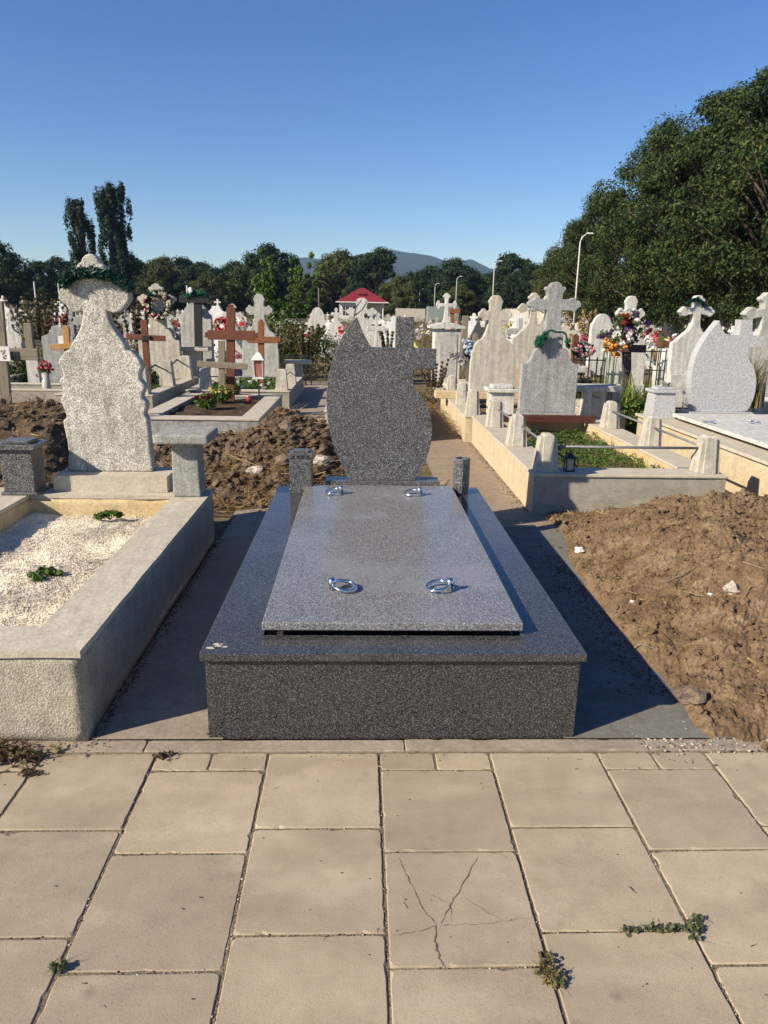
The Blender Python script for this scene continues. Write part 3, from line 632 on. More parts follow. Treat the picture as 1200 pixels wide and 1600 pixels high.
# granite box on left grave, table
t = thing('candle_box', 'grey granite candle box with stepped lid on the left grave wall', 'candle box', (-2.19, 4.75, 0.372), 'candle boxes on the graves')
mb = MB(); mb.box(-2.30, -2.07, 4.66, 4.87, 0.3722, 0.392); mb.box(-2.285, -2.085, 4.675, 4.85, 0.3922, 0.668); mesh_obj('box_body', mb, M['gr_stone'], t, bevel=0.005)
mb = MB(); mb.box(-2.32, -2.055, 4.65, 4.88, 0.6682, 0.70); mb.box(-2.275, -2.10, 4.69, 4.84, 0.7002, 0.722); mesh_obj('lid', mb, M['gr_stone'], t, bevel=0.004)
bench_table('grey terrazzo stone table on a square pedestal beside the old scalloped headstone', -1.285, -0.945, 4.56, 4.92, 0.3725, 0.792, 0.06, M['tz_table'], M['tz_table'], pw=0.165)
def weed(name, label, p, r, h, n, mat, size=0.02, group=None, cat='plant', stemmat=None):
    t = thing(name, label, cat, tuple(p), group); cs = []; mb = MB()
    for i in range(7):
        a = R.random()*6.28; d = R.uniform(0.2, 1)*r; q = Vector(p)+Vector((math.cos(a)*d, math.sin(a)*d, h*R.uniform(0.35, 1)))
        mb.tube([Vector(p), (Vector(p)+q)/2+Vector((0, 0, h*0.2)), q], [0.003, 0.002, 0.001], 5); cs.append(q)
    mesh_obj('stems', mb, stemmat or M['f_weed'], t)
    mesh_obj('leaves', (leaves(cs, [(r*0.4, r*0.4, h*0.3)]*7, n//7, size, 0.2, 0.6, 0.9), 4), mat, t); return t
weed('weed', 'green weed sprouting from the gravel close to the front of the left grave', G(70, 905, 0.235), 0.07, 0.05, 260, M['f_weed'], 0.014, 'weeds in the gravel')
weed('weed', 'green weed at the back of the gravel under the old headstone', G(172, 812, 0.25), 0.08, 0.06, 280, M['f_weed'], 0.015, 'weeds in the gravel')

# ------------------------------------------------------------------ SOIL MOUNDS
def mound(name, label, x0, x1, y0, y1, res, hf, mat, clods=0, clodmats=None, cr=(0.01, 0.05), seed=0):
    nx_ = int((x1-x0)/res); ny_ = int((y1-y0)/res); vs = []
    for j in range(ny_+1):
        for i in range(nx_+1):
            x = x0+(x1-x0)*i/nx_; y = y0+(y1-y0)*j/ny_; vs.append((x, y, hf(x, y)))
    mb = MB(); mb.add(vs, [(j*(nx_+1)+i, j*(nx_+1)+i+1, (j+1)*(nx_+1)+i+1, (j+1)*(nx_+1)+i) for j in range(ny_) for i in range(nx_)])
    rr = random.Random(seed); k = 0
    while k < clods:
        x = rr.uniform(x0, x1); y = rr.uniform(y0, y1); z = hf(x, y)
        if z < 0.012: 
            if rr.random() > 0.12: continue
            z = 0.005
        r = cr[0]+(cr[1]-cr[0])*rr.random()**4; mb.blob((x, y, z+r*0.3), r, rr.random()*50, 1, 1 if rr.random() < 0.18 else 0, (1, rr.uniform(.7, 1.2), rr.uniform(.5, .9))); k += 1
    return stuff(name, label, mb, [mat, clodmats or mat])
def sst(a, b, x): t = min(1, max(0, (x-a)/(b-a))); return t*t*(3-2*t)
def hR(x, y):
    e = 1.315+0.035*fbm((y*2.3, 0, 5), 3)+0.16*sst(4.0, 5.3, y)
    ex = sst(e, e+0.85, x); ey = sst(2.40, 3.5, y+0.06*fbm((x*3, 1, 1), 3)); eb = 1-sst(4.75, 5.55, y)
    h = 0.33*ex**0.8*(0.18+0.82*ey)*(0.12+0.88*eb)*(1+0.45*fbm((x*1.5, y*1.5, 9), 3)*0.6)
    if x < e: return -0.02
    edge = sst(0, 0.06, x-e)
    return (0.03*edge+h)*min(1, sst(2.38, 2.47, y)+0.001)+edge*(0.026*fbm((x*6, y*6, 3), 5)+0.016*fbm((x*26, y*26, 4), 3))-0.012*(1-sst(2.38, 2.5, y))
mound('soil_mound', 'low mound of tan dug earth right of the polished tomb', 1.22, 4.4, 2.37, 5.62, 0.013, hR, M['soil_tan'], 12000, M['clod3'], (0.0022, 0.020), 3)
def hC(x, y):
    ex = sst(-2.75, -1.9, x)*(1-sst(-0.15, 0.25, x)); e0 = 5.72+0.12*fbm((x*2, 3, 3), 3); ey = sst(e0, e0+1.5, y)*(1-sst(7.4, 8.2, y))
    pk = 0.30+0.27*math.exp(-((x+0.72)/0.33)**2)+0.10*math.exp(-((x+0.25)/0.25)**2)
    h = pk*ex*ey
    return -0.02+h+0.5*min(1, h*12+0.15)*(0.10*fbm((x*4, y*4, 3), 5)+0.05*fbm((x*15, y*15, 3), 3)) if ey*ex > 0 else -0.02
mound('soil_mound', 'heap of dark cloddy earth behind the table and the polished tomb', -2.8, 0.4, 5.6, 8.2, 0.022, hC, M['soil_dark'], 7500, M['clod2'], (0.006, 0.05), 5)
def hL(x, y):
    ex = sst(-6.2, -5.2, x)*(1-sst(-2.7, -2.3, x)); ey = sst(5.6, 6.6, y)*(1-sst(7.4, 8.4, y))
    h = 0.62*ex*ey
    return -0.02+h+0.5*min(1, h*10+0.1)*(0.10*fbm((x*3.5, y*3.5, 8), 4)+0.03*fbm((x*17, y*17, 3), 3)) if ey*ex > 0 else -0.02
mound('soil_mound', 'dark earth heap with dry grass behind the left grave and wooden cross', -6.2, -2.2, 5.4, 8.5, 0.03, hL, M['soil_dark'], 1500, M['soil_dark'], (0.01, 0.06), 6)
# stones on the mounds
def rock(label, px, py, zf, r, sq, mat, sd_, z=None):
    d = ray(px, py); t = 1.0; o = Vector((0, 0, EYE)); d = d.normalized(); s = 2.0
    while s < 14:
        p = o+d*s
        if p.z < zf(p.x, p.y): break
        s += 0.01
    mb = MB(); mb.blob((p.x, p.y, p.z+r*0.35), r, sd_, 2, 0, sq); return solo('stone', label, 'stone', mb, mat, (p.x, p.y, p.z), 'loose stones on the earth')
rock('white crumbly mortar lump on the tan earth close to the shaded path', 905, 862, hR, 0.028, (1.1, .9, .8), M['white'], 2)
rock('pale lump of mortar high on the tan earth mound at right', 1142, 925, hR, 0.042, (1, 1, .8), M['rock'], 5)
rock('half buried tan boulder at the near corner of the tan mound', 1078, 1095, hR, 0.065, (1, .9, .55), M['clod'], 9)
rock('small white chip right of the large pale mortar lump', 1110, 930, hR, 0.014, (1, .9, .5), M['white'], 12)
rock('small white chip near the middle of the tan mound edge', 988, 941, hR, 0.014, (1, .7, .5), M['white'], 14)
rock('rounded pale rock in the dark earth left of the candle box', 400, 740, hC, 0.065, (1.1, 1, .8), M['rock'], 21)
rock('pale rock beside the headstone foot in the dark earth', 503, 725, hC, 0.075, (1.2, 1, .7), M['rock'], 22)
rock('brownish rock beside the granite candle box', 445, 722, hC, 0.07, (1.2, 1, .6), M['clod'], 25)
rock('dusty rock on the crest of the dark earth heap', 447, 672, hC, 0.07, (1.1, 1, .8), M['clod'], 28)
# straw and small debris
def scatter(x0, x1, y0, y1, n, f, cond=None):
    out = []
    while len(out) < n:
        x = R.uniform(x0, x1); y = R.uniform(y0, y1); z = f(x, y)
        if cond is None or cond(x, y, z): out.append((x, y, z+0.006))
    return out
arr = np.concatenate([
    straws(scatter(1.35, 4.3, 2.4, 5.6, 2600, hR, lambda x, y, z: z > 0.0 and fbm((x*2.1, y*2.1, 40), 3) > R.uniform(-0.5, 0.5)), 0.10, 0.0016),
    straws(scatter(1.45, 3.6, 5.0, 5.6, 1300, hR, lambda x, y, z: z > 0), 0.13, 0.0019),
    straws(scatter(-1.9, -0.1, 5.7, 6.6, 5200, hC, lambda x, y, z: fbm((x*3, y*3, 2), 2) > -0.15), 0.15, 0.0026, 0.8),
    straws(scatter(-1.2, 0.3, 6.2, 7.6, 1300, hC), 0.20, 0.0026, 0.8),
    straws(scatter(-5, -2.3, 5.5, 8.0, 2200, hL), 0.28, 0.0028, 0.9),
    straws(scatter(0.45, 0.95, 5.3, 6.5, 1500, lambda x, y: 0.02+0.04*R.random(), lambda x, y, z: x < 0.62+0.35*(y-5.3) if False else x < 0.88-0.15*(y-5.3)), 0.13, 0.0028, 0.9),
    straws(scatter(1.0, 3.4, 5.2, 5.7, 120, lambda x, y: 0.006), 0.10, 0.0012, 0.3),
    ], 0)
stuff('dry_grass', 'dry straw and stalks lying over the dug earth', (arr, 4), M['f_straw'])
db = MB()
for i in range(500):
    x = R.uniform(-1.6, 2.6); y = R.choice([R.uniform(0.6, 2.4), R.uniform(2.30, 2.44)]); r = R.uniform(0.0008, 0.0028); db.blob((x, y, 0.001+r*0.4), r, i, 1, 0, (1.3, 1, .6))
for i in range(420):
    x = 1.05+abs(R.gauss(0, 0.7)); y = 2.42+R.gauss(0, 0.05); r = R.uniform(0.0015, 0.006); db.blob((x, y, 0.004+r*0.3), r, i, 1, R.choice([0, 1]), (1.3, 1, .7))
for i in range(300):
    x = R.uniform(-2.4, -0.9); y = 2.39+R.gauss(0, 0.03); r = R.uniform(0.002, 0.007); db.blob((x, y, 0.004), r, i, 1, 0, (1.3, 1, .7))
for i in range(900):
    y = R.uniform(2.75, 4.6); x = 1.33-abs(R.gauss(0, 0.09)); r = R.uniform(0.0015, 0.006); db.blob((x, y, 0.008+r*0.3), r, i, 1, 2, (1.2, 1, .6))
for i in range(1500):
    side = R.random()
    if side < 0.6: x = -0.985+abs(R.gauss(0, 0.018)); y = R.uniform(2.45, 5.5)
    elif side < 0.8: x = -0.54-abs(R.gauss(0, 0.02)); y = R.uniform(2.45, 5.2)
    else: x = 1.375-abs(R.gauss(0, 0.03)); y = R.uniform(5.7, 9)
    r = R.uniform(0.0015, 0.006); db.blob((x, y, 0.008+r*0.3), r, i, 1, R.choice([0, 2, 2]), (1.2, 1, .6))
stuff('crumbs', 'small chips and crumbs lying along the paving edge', db, [M['clod'], M['rock'], M['soil_dark']])
arr = straws([(R.uniform(-1.6, 2.2), R.uniform(0.7, 2.35), 0.002) for _ in range(45)], 0.03, 0.0008, 0.1)
stuff('dry_grass', 'tiny dry stalks scattered on the paving slabs', (arr, 4), M['f_brown'])
# withered weeds at the lower left and weeds in joints
p0 = [(R.gauss(-1.42, 0.18), R.gauss(2.325, 0.035), 0.0) for _ in range(420)]; p0 = [p for p in p0 if p[0] < -1.13 and p[1] < 2.41]
arr = np.concatenate([straws(p0, 0.08, 0.002, 0.9), leaves([(x, y, 0.02) for x, y, _ in p0[:140]], [0.025]*140, 5, 0.014, 0.2, 0.5)], 0)
stuff('withered_weeds', 'pulled withered weeds heaped against the foot of the left grave', (arr, 4), M['f_brown'])
arr = np.concatenate([leaves([(R.gauss(-1.45, 0.13), R.gauss(2.33, 0.03), 0.02) for _ in range(26)], [0.02]*26, 5, 0.014, 0.2, 0.5)], 0)
stuff('withered_weeds', 'grey green dying leaves among the pulled weeds by the left grave', (arr, 4), M['f_dry'])
def joint_weed(label, pts, n, sp, mat):
    cs = []
    for a, b in zip(pts[:-1], pts[1:]):
        for k in range(n): q = a[0]+(b[0]-a[0])*R.random(), a[1]+(b[1]-a[1])*R.random(); p = G(*q, 0); cs.append((p.x+R.gauss(0, sp), p.y+R.gauss(0, sp*0.6), 0.006+R.random()*0.012))
    p = sum((Vector(c) for c in cs), Vector())/len(cs)
    arr = np.concatenate([leaves(cs, [0.007]*len(cs), 7, 0.0055, 0.1, 0.6, 0.8), straws(cs, 0.03, 0.0008, 0.8)], 0)
    solo('joint_weed', label, 'weed', (arr, 4), mat, (p.x, p.y, 0), 'weeds in the paving joints')
joint_weed('low green weed spreading along a slab joint toward the lower right', [(975, 1457), (1010, 1456), (1050, 1457), (1085, 1450)], 14, 0.006, M['f_joint'])
joint_weed('upright green weed at the corner of two right hand slabs', [(1075, 1435), (1092, 1470)], 16, 0.005, M['f_joint'])
joint_weed('grey green weed growing in the long joint right of the cracked slab', [(845, 1495), (858, 1530), (872, 1540)], 26, 0.010, M['f_dry'])
joint_weed('small green weed in the joint at the lower left', [(85, 1520), (100, 1512)], 22, 0.006, M['f_joint'])
joint_weed('dark dry tuft in the joint near the top left slab', [(250, 1186), (262, 1180)], 20, 0.014, M['f_brown'])
joint_weed('brown dry tuft in the joint below the withered weeds', [(30, 1215), (60, 1208)], 20, 0.012, M['f_brown'])
def on_ray(px, py, zf):
    o = Vector((0, 0, EYE)); d = ray(px, py).normalized(); s_ = 2.0
    while s_ < 14:
        p = o+d*s_
        if p.z < zf(p.x, p.y): return p
        s_ += 0.01
    return p
for lab, pts in [('bent brown twig on the middle of the tan mound', [(760+280, 920-8), (1060, 905), (1090, 885)]), ('forked twig rising near the right edge of the tan mound', [(1160, 940), (1172, 922), (1195, 918)]),
                 ('pale curved root on the upper right slope of the tan mound', [(1160, 880), (1180, 890), (1196, 892)]), ('thin straw coloured stalk at the top of the shaded path', [(822, 817), (850, 816), (888, 812)]),
                 ('short brown twig low on the tan mound', [(980, 1020), (1000, 1012), (1022, 1016)])]:
    q = [on_ray(x, y, hR)+Vector((0, 0, 0.008+0.01*(k == 1))) for k, (x, y) in enumerate(pts)]
    mb = MB(); mb.tube(q, [0.004, 0.0035, 0.0015], 6); solo('twig', lab, 'twig', mb, M['wood_gr'], tuple(q[0]), 'twigs on the earth')
mb = MB()
for k in range(7): p = G(338+R.uniform(-14, 14), 1010+R.uniform(-4, 4), 0.3605); mb.blob((p.x, p.y, 0.361), R.uniform(0.005, 0.011), k, 2, 0, (1.3, 0.8, 0.08))
mesh_obj('mortar_smear', mb, M['coping'], tomb)
jm = MB()
for i in range(2600):
    c = R.randint(-5, 6); y = R.uniform(0.9, 2.36); r = R.uniform(0.0012, 0.0032)
    if R.random() < 0.62: x = 0.08+0.4*c+R.gauss(0, 0.0032)
    else:
        x = 0.08+0.4*c+R.random()*0.4; y = (2.25 if c % 2 == 0 else 2.355)-0.404*R.randint(0, 3)+R.gauss(0, 0.003)
    if fbm((x*3, y*3, 11), 2) < -0.05 and R.random() < 0.8: continue
    jm.blob((x, y, -0.003+r*0.3), r, i, 1, R.choice([0, 0, 1, 2]), (1.2, 1, .7))
stuff('joint_sand', 'sand and crumbs lying in the joints between paving slabs', jm, [M['clod'], M['rock'], M['soil_bed']])
#@@PART2
# ------------------------------------------------------------------ SURROUNDS: builder
def surround(label, x0, x1, y0, y1, h, wt, mats, cop=0.025, oh=0.012, group='concrete grave surrounds', wf=None, fill=None, fillz=None, name='concrete_grave', wobble=True):
    t = thing(name, label, 'grave', ((x0+x1)/2, y0, 0), group)
    wf = wf or wt
    mb = MB(); mb.ring(x0, x1, y0, y1, wt, wt, wf, wf, -0.02, h-cop)
    mesh_obj('wall', rough_up(mb, 3, 0.004, x0) if wobble else mb, mats[0], t)
    mb = MB(); mb.ring(x0-oh, x1+oh, y0-oh, y1+oh, wt+oh*1.6, wt+oh*1.6, wf+oh*1.6, wf+oh*1.6, h-cop+0.001, h); mesh_obj('coping', mb, mats[1], t, bevel=0.006)
    if fill:
        mb = MB(); n = 24; X0, X1, Y0_, Y1_ = x0+wt-0.02, x1-wt+0.02, y0+wf-0.02, y1-wf+0.02
        vs = [(X0+(X1-X0)*i/n, Y0_+(Y1_-Y0_)*j/n, fillz+0.03*fbm((X0+(X1-X0)*i/n*3, j/n*8, 1), 3)) for j in range(n+1) for i in range(n+1)]
        mb.add(vs, [(j*(n+1)+i, j*(n+1)+i+1, (j+1)*(n+1)+i+1, (j+1)*(n+1)+i) for j in range(n) for i in range(n)]); mesh_obj('earth_fill', mb, fill, t)
    return t
def posts(parent, spots, z0, h, w, mat, ridge=True):
    for x, y in spots: mesh_obj('post', post_mb(x, y, z0, h, w, ridge), mat, parent, bevel=0.0025)
def rails(parent, segs, r=0.011, mat='steel'):
    for a, b in segs: mb = MB(); mb.tube([a, b], r, 8); mesh_obj('rail', mb, M[mat], parent, smooth=True)

# ---- right front surround (fenced with posts and pipes)
r2 = surround('rough rendered grave surround with corner posts and pipe rails behind the tan mound', 1.385, 2.93, 5.66, 9.0, 0.335, 0.26, [M['render2'], M['coping']], fill=M['soil_tan'], fillz=0.20)
w2 = [c for c in r2.children if c.name.startswith('wall')][0]; w2.data.materials.append(M['cream']); w2.data.materials.append(M['ochre'])
for pl in w2.data.polygons:
    if pl.normal.x < -0.6 and pl.center.x+r2['_w'][0] < 1.5: pl.material_index = 1
    elif pl.center.y+5.66 > 8.6 and pl.normal.y < -0.5 or (pl.normal.x < -0.5): pl.material_index = 2
PH = 0.30
pp = [G(x, y, 0.335) for x, y in [(853, 736), (810, 697), (774, 664), (1094, 733), (1013, 697), (952, 668)]]
posts(r2, [(1.50, 5.80), (1.50, 6.95), (1.50, 8.15), (2.81, 5.80), (2.80, 6.95), (2.80, 8.15)], 0.336, PH, 0.15, M['tz_warm'])
mb = MB(); mb.frus(2.72, 2.80, 8.85, 8.93, 0.336, 2.73, 2.79, 8.86, 8.92, 0.70); mesh_obj('post', mb, M['tz_warm'], r2, bevel=0.004)
rz = 0.53
rails(r2, [((1.56, 5.80, rz), (2.75, 5.80, rz)), ((1.53, 5.86, rz), (1.53, 6.90, rz)), ((1.53, 7.0, rz), (1.53, 8.1, rz)), ((2.80, 5.86, rz), (2.80, 6.90, rz)), ((2.80, 7.0, rz), (2.80, 8.1, rz))])
# its plank, lantern, headstone, ground cover
t0_ = atY(825, 656, 8.5); mb = MB(); mb.box(1.66, 2.74, 8.46, 8.52, 0.34, 0.425)
solo('plank', 'dark red board lying across the back of the railed grave', 'board', mb, M['wood_wine'], (2.2, 8.5, 0.34), bevel=0.006)
def lantern(label, x, y, z0, h, wd, glass, frame, pole=None):
    t = thing('grave_lantern', label, 'lantern', (x, y, z0), 'grave lanterns'); mb = MB(); a = wd/2
    zz = z0
    if pole: 
        pm = MB(); pm.tube([(x, y, z0), (x, y, z0+pole)], 0.012, 8); mesh_obj('pole', pm, M['iron'], t); zz = z0+pole
    mb.box(x-a, x+a, y-a, y+a, zz, zz+h*0.06)
    for sx in (-1, 1):
        for sy in (-1, 1): mb.box(x+sx*a*0.86-0.004, x+sx*a*0.86+0.004, y+sy*a*0.86-0.004, y+sy*a*0.86+0.004, zz+h*0.06, zz+h*0.62)
    mesh_obj('frame', mb, frame, t)
    mb = MB(); mb.frus(x-a*0.62, x+a*0.62, y-a*0.62, y+a*0.62, zz+h*0.062, x-a*0.72, x+a*0.72, y-a*0.72, y+a*0.72, zz+h*0.61); mesh_obj('glass', mb, glass, t)
    mb = MB(); mb.frus(x-a*1.2, x+a*1.2, y-a*1.2, y+a*1.2, zz+h*0.621, x-a*0.35, x+a*0.35, y-a*0.35, y+a*0.35, zz+h*0.86); mb.tube([(x, y, zz+h*0.86), (x, y, zz+h)], 0.006, 6); mesh_obj('lamp_roof', mb, frame, t)
    return t
lantern('small black metal lantern standing beside the front corner post of the railed grave', 1.69, 5.78, 0.336, 0.17, 0.075, M['lampglass'], M['iron'])
stone('headstone', 'grey speckled headstone with lobed cross and green garland behind the railed grave', 'headstone', SHLD, 862, 440, 645, 43, 8.62, M['tz_gray'], 0.11, 'headstones of the near graves', ground=0.336)
t = garland('green_garland', 'green tinsel garland with ribbon tied round the neck of the lobed headstone', [(842, 530), (841, 538), (845, 534), (852, 524)], 8.55, 0.045, M['f_green2'], 700, 0.03)
mb = MB(); Q = lambda x, y: atY(x, y, 8.55); mb.tube([Q(848, 527), Q(855, 518), Q(862, 516), Q(868, 519), Q(880, 519), Q(884, 522), Q(886, 530), Q(887, 541)], 0.012, 6); mesh_obj('ribbon', mb, M['f_garl'], t)
arr = leaves([Q(887, 532), Q(888, 540)], [0.035]*2, 40, 0.025, 0.1, 0.4); mesh_obj('tinsel_end', (arr, 4), M['f_green2'], t)
arr = np.concatenate([leaves(scatter(1.7, 2.65, 6.0, 8.4, 330, lambda x, y: 0.24+0.05*fbm((x*3, y*3, 0), 2), lambda x, y, z: fbm((x*2, y*2, 3), 2) > -0.25), [0.05]*330, 12, 0.016, 0.1, 0.5, 0.9), blades(scatter(1.7, 2.65, 6.0, 8.4, 500, lambda x, y: 0.2), 0.10, 0.003, 0.8)], 0)
stuff('ground_cover', 'low green weeds growing inside the railed grave', (arr, 4), M['f_weed'])
arr = straws(scatter(1.66, 2.66, 5.95, 7.2, 500, lambda x, y: 0.22), 0.09, 0.0015, 0.6); stuff('dry_grass', 'dry stalks at the front of the railed grave', (arr, 4), M['f_straw'])
# ---- next surround behind on the right
r1 = surround('cream stained grave surround with three short posts behind the railed grave', 1.30, 2.86, 9.03, 11.9, 0.335, 0.24, [M['cream'], M['coping']], fill=M['soil_tan'], fillz=0.2)
posts(r1, [(1.40, 9.16), (1.40, 10.15), (1.40, 11.3)], 0.336, 0.31, 0.14, M['tz_warm'])
rails(r1, [((1.43, 9.2, rz), (1.43, 10.1, rz)), ((1.43, 10.2, rz), (1.43, 11.25, rz))])
stone('headstone', 'tall buff headstone with lobed cross and scalloped shoulders right of the pedestal tomb', 'headstone', TREF, 772, 461, 612, 34, 10.9, M['tz_warm'], 0.12, 'headstones of the near graves', ground=0.336, foot=M['ochre'], plinth=0.5)
t = thing('candle_box', 'pale stone candle box with stepped lid before the tall buff headstone', 'candle box', (1.79, 9.4, 0), 'candle boxes on the graves')
mb = MB(); mb.box(1.64, 1.94, 9.25, 9.55, 0.0, 0.60); mesh_obj('box_body', mb, M['tz_white'], t, bevel=0.008)
mb = MB(); mb.box(1.60, 1.98, 9.21, 9.59, 0.6005, 0.645); mb.box(1.66, 1.92, 9.27, 9.53, 0.6455, 0.69); mesh_obj('lid', mb, M['tz_white'], t, bevel=0.008)
bench_table('stone table with arched edge beside the grey speckled headstone', 2.62, 3.20, 8.98, 9.35, 0.30, 0.72, 0.07, M['tz_warm'], M['tz_warm'], pw=0.24)
bench_table('small pale stone table farther back among the iris leaves', 3.2, 3.75, 12.3, 12.7, 0.0, 0.72, 0.09, M['tz_white'], M['tz_white'], pw=0.3)
# ---- light granite grave at right
r3 = thing('light_granite_grave', 'pale granite grave with sliding cover slab and flame and cross headstone at right', 'tomb', (4.2, 6.0, 0), None)
mb = MB(); mb.ring(3.42, 5.35, 5.0, 8.95, 0.25, 0.25, 0.25, 0.25, -0.02, 0.37); mb2 = rough_up(mb, 3, 0.003, 2); mesh_obj('wall', mb2, M['cream'], r3)
mb = MB(); mb.ring(3.39, 5.38, 4.97, 8.98, 0.45, 0.45, 0.3, 0.45, 0.371, 0.40); mesh_obj('coping', mb, M['coping'], r3, bevel=0.004)
mb = MB(); mb.box(3.78, 5.0, 5.3, 8.35, 0.4005, 0.435); mesh_obj('slab_support', mb, M['coping'], r3)
mb = MB(); mb.box(3.62, 5.16, 5.15, 8.42, 0.4355, 0.475); sl = mesh_obj('cover_slab', mb, M['tz_white'], r3, bevel=0.004); sl['_w'] = r3['_w']
for px, py, sdx in [(1114, 662, -1), (1172, 662, 1)]:
    p = G(px, py, 0.475); mb = MB(); mb.lathe([(0.014, 0.4755), (0.014, 0.51), (0.008, 0.516)], p.x, p.y, 12)
    c = p+Vector((sdx*0.05, 0, 0.012)); mb.tube([c+Vector((0.05*math.cos(a*0.393), 0.05*math.sin(a*0.393), 0.006)) for a in range(17)], 0.006, 8, cap=False); o = mesh_obj('lifting_ring', mb, M['chrome'], sl, smooth=True)
R3 = [(1030+x/7.06, 430+y/7.06) for x, y in [(638,500),(560,590),(480,700),(420,800),(375,900),(345,1000),(333,1100)]]+[(1030+x/6.153, 560+y/6.153) for x, y in [(282,200),(280,300),(290,400),(310,500),(335,592),(770,594),(830,500),(870,420),(900,330),(912,230),(900,130),(878,60)]]+[(1030+x/7.06, 430+y/7.06) for x, y in [(1010,1010),(970,940),(950,900),(960,795),(1115,790),(1130,670),(1000,665),(1005,490),(875,490),(865,660),(710,655),(680,620),(655,570)]]
R3 = [(x+4, y) for x, y in R3]
mb = MB(); mb.prism(trace(R3, 8.62, 0.475), 8.62, 0.14); mesh_obj('headstone', mb, M['gr_light'], r3, bevel=0.004)
a = atY(1075, 655, 8.6); b_ = atY(1173, 655, 8.6); mb = MB(); mb.box(a.x, b_.x, 8.55, 8.85, 0.4005, 0.474); mesh_obj('headstone_base', mb, M['gr_light'], r3, bevel=0.003)
x = atY(1049, 620, 8.3).x
t = thing('candle_box', 'pale granite candle box with stepped lid left of the light flame headstone', 'candle box', (x, 8.6, 0.4), 'candle boxes on the graves')
mb = MB(); mb.frus(x-0.14, x+0.14, 8.45, 8.72, 0.4005, x-0.12, x+0.12, 8.47, 8.70, 0.70); mesh_obj('box_body', mb, M['gr_light'], t, bevel=0.005)
mb = MB(); mb.box(x-0.145, x+0.145, 8.445, 8.725, 0.7005, 0.735); mb.box(x-0.09, x+0.09, 8.49, 8.68, 0.7355, 0.76); mesh_obj('lid', mb, M['gr_light'], t, bevel=0.005)
bench_table('dark sided pale topped stone table right of the light flame headstone', 4.78, 5.3, 8.3, 8.62, 0.4005, 0.66, 0.05, M['gr_light'], M['gr_stone'], pw=0.22)
# narrow surround between railed grave and light granite grave
r4 = surround('narrow low surround with shaded posts between the railed grave and the light granite grave', 3.02, 3.36, 9.2, 11.2, 0.32, 0.1, [M['cream'], M['coping']], fill=M['soil_tan'], fillz=0.15)
posts(r4, [(3.2, 9.28)], 0.32, 0.36, 0.16, M['tz_gray'])
rails(r4, [((2.80, 8.90, 0.62), (3.18, 9.28, 0.5))])

# ---- LEFT MIDDLE graves
l2 = surround('pale grave surround holding chrysanthemums behind the dark earth heap', -2.66, -1.20, 8.72, 11.4, 0.305, 0.22, [M['tz_gray'], M['coping']], fill=M['soil_bed'], fillz=0.25)
l3 = surround('pale grave surround with posts and green cover behind the chrysanthemum grave', -2.78, -1.14, 11.95, 14.6, 0.30, 0.2, [M['render2'], M['coping']], fill=M['soil_bed'], fillz=0.22)
posts(l3, [(-2.50, 12.1), (-1.27, 12.1), (-1.24, 13.3), (-2.55, 13.3)], 0.301, 0.36, 0.16, M['tz_warm'], False)
rails(l3, [((-2.42, 12.1, 0.5), (-1.33, 12.1, 0.5)), ((-1.25, 12.15, 0.5), (-1.24, 13.25, 0.5))], 0.009)
arr = leaves(scatter(-2.5, -1.4, 12.2, 14.3, 500, lambda x, y: 0.27), [0.05]*500, 9, 0.022, 0.1, 0.6, 0.9); stuff('ground_cover', 'low green cover inside the grave behind the chrysanthemums', (arr, 4), M['f_weed'])
arr = leaves([G(x, y, 0.32) for x, y in [(372, 597), (395, 592), (402, 594), (409, 602), (420, 599), (412, 607), (380, 604), (391, 597)]], [0.035]*8, 12, 0.03, 0.1, 0.8, 0.9); stuff('fallen_petals', 'white petals lying on the green grave cover', (arr, 4), M['p_white'])
def chrys(label, px, py, z, r, h, petal, nf):
    p = G(px, py, z); t = thing('chrysanthemum', label, 'flower', tuple(p), 'potted chrysanthemums'); mb = MB(); cs = []
    for i in range(16):
        a = R.random()*6.28; d = r*math.sqrt(R.random()); q = p+Vector((math.cos(a)*d, math.sin(a)*d, h*R.uniform(0.5, 0.95))); mb.tube([p, (p+q)/2+Vector((0, 0, .03)), q], [0.005, 0.004, 0.002], 5); cs.append(q)
    mesh_obj('stems', mb, M['f_weed'], t); mesh_obj('leaves', (leaves([p+Vector((0, 0, h*0.5))], [(r, r, h*0.45)], 900, 0.02, 0.3, 0.55), 4), M['f_bush'], t)
    fl = []
    for i in range(nf):
        a = R.random()*6.28; d = r*1.0*math.sqrt(R.random()); fl.append(p+Vector((math.cos(a)*d, math.sin(a)*d-0.03, h*(0.72+0.28*R.random()-0.2*(d/r)))))
    mesh_obj('blossoms', (leaves(fl, [0.016]*nf, 9, 0.013, 0.2, 0.8), 4), petal, t); return t
chrys('green chrysanthemum bush with dark red blossoms at the front of the flower bed', 324, 640, 0.25, 0.14, 0.23, M['p_wine'], 40)
chrys('chrysanthemum bush with pale yellow blossoms beside the dark red one', 347, 630, 0.25, 0.17, 0.27, M['p_yel'], 60)
chrys('faded brownish chrysanthemum behind the yellow one', 362, 622, 0.25, 0.13, 0.24, M['p_wine'], 14)
p = G(389, 630, 0.25); mb = MB(); mb.lathe([(0.03, 0.25), (0.035, 0.34), (0.02, 0.36)], p.x, p.y, 12); solo('candle_glass', 'small dark red candle glass in the flower bed', 'candle', mb, M['redglass'], tuple(p), smooth=True)
lp = atY(405, 625, 10.6)
lantern('white roofed lantern with red glass on a thin pole behind the flower bed', lp.x, 10.6, 0.25, 0.42, 0.15, plain('lamp_pane', (0.34, 0.14, 0.11), 0.2), M['pole'], pole=0.36)
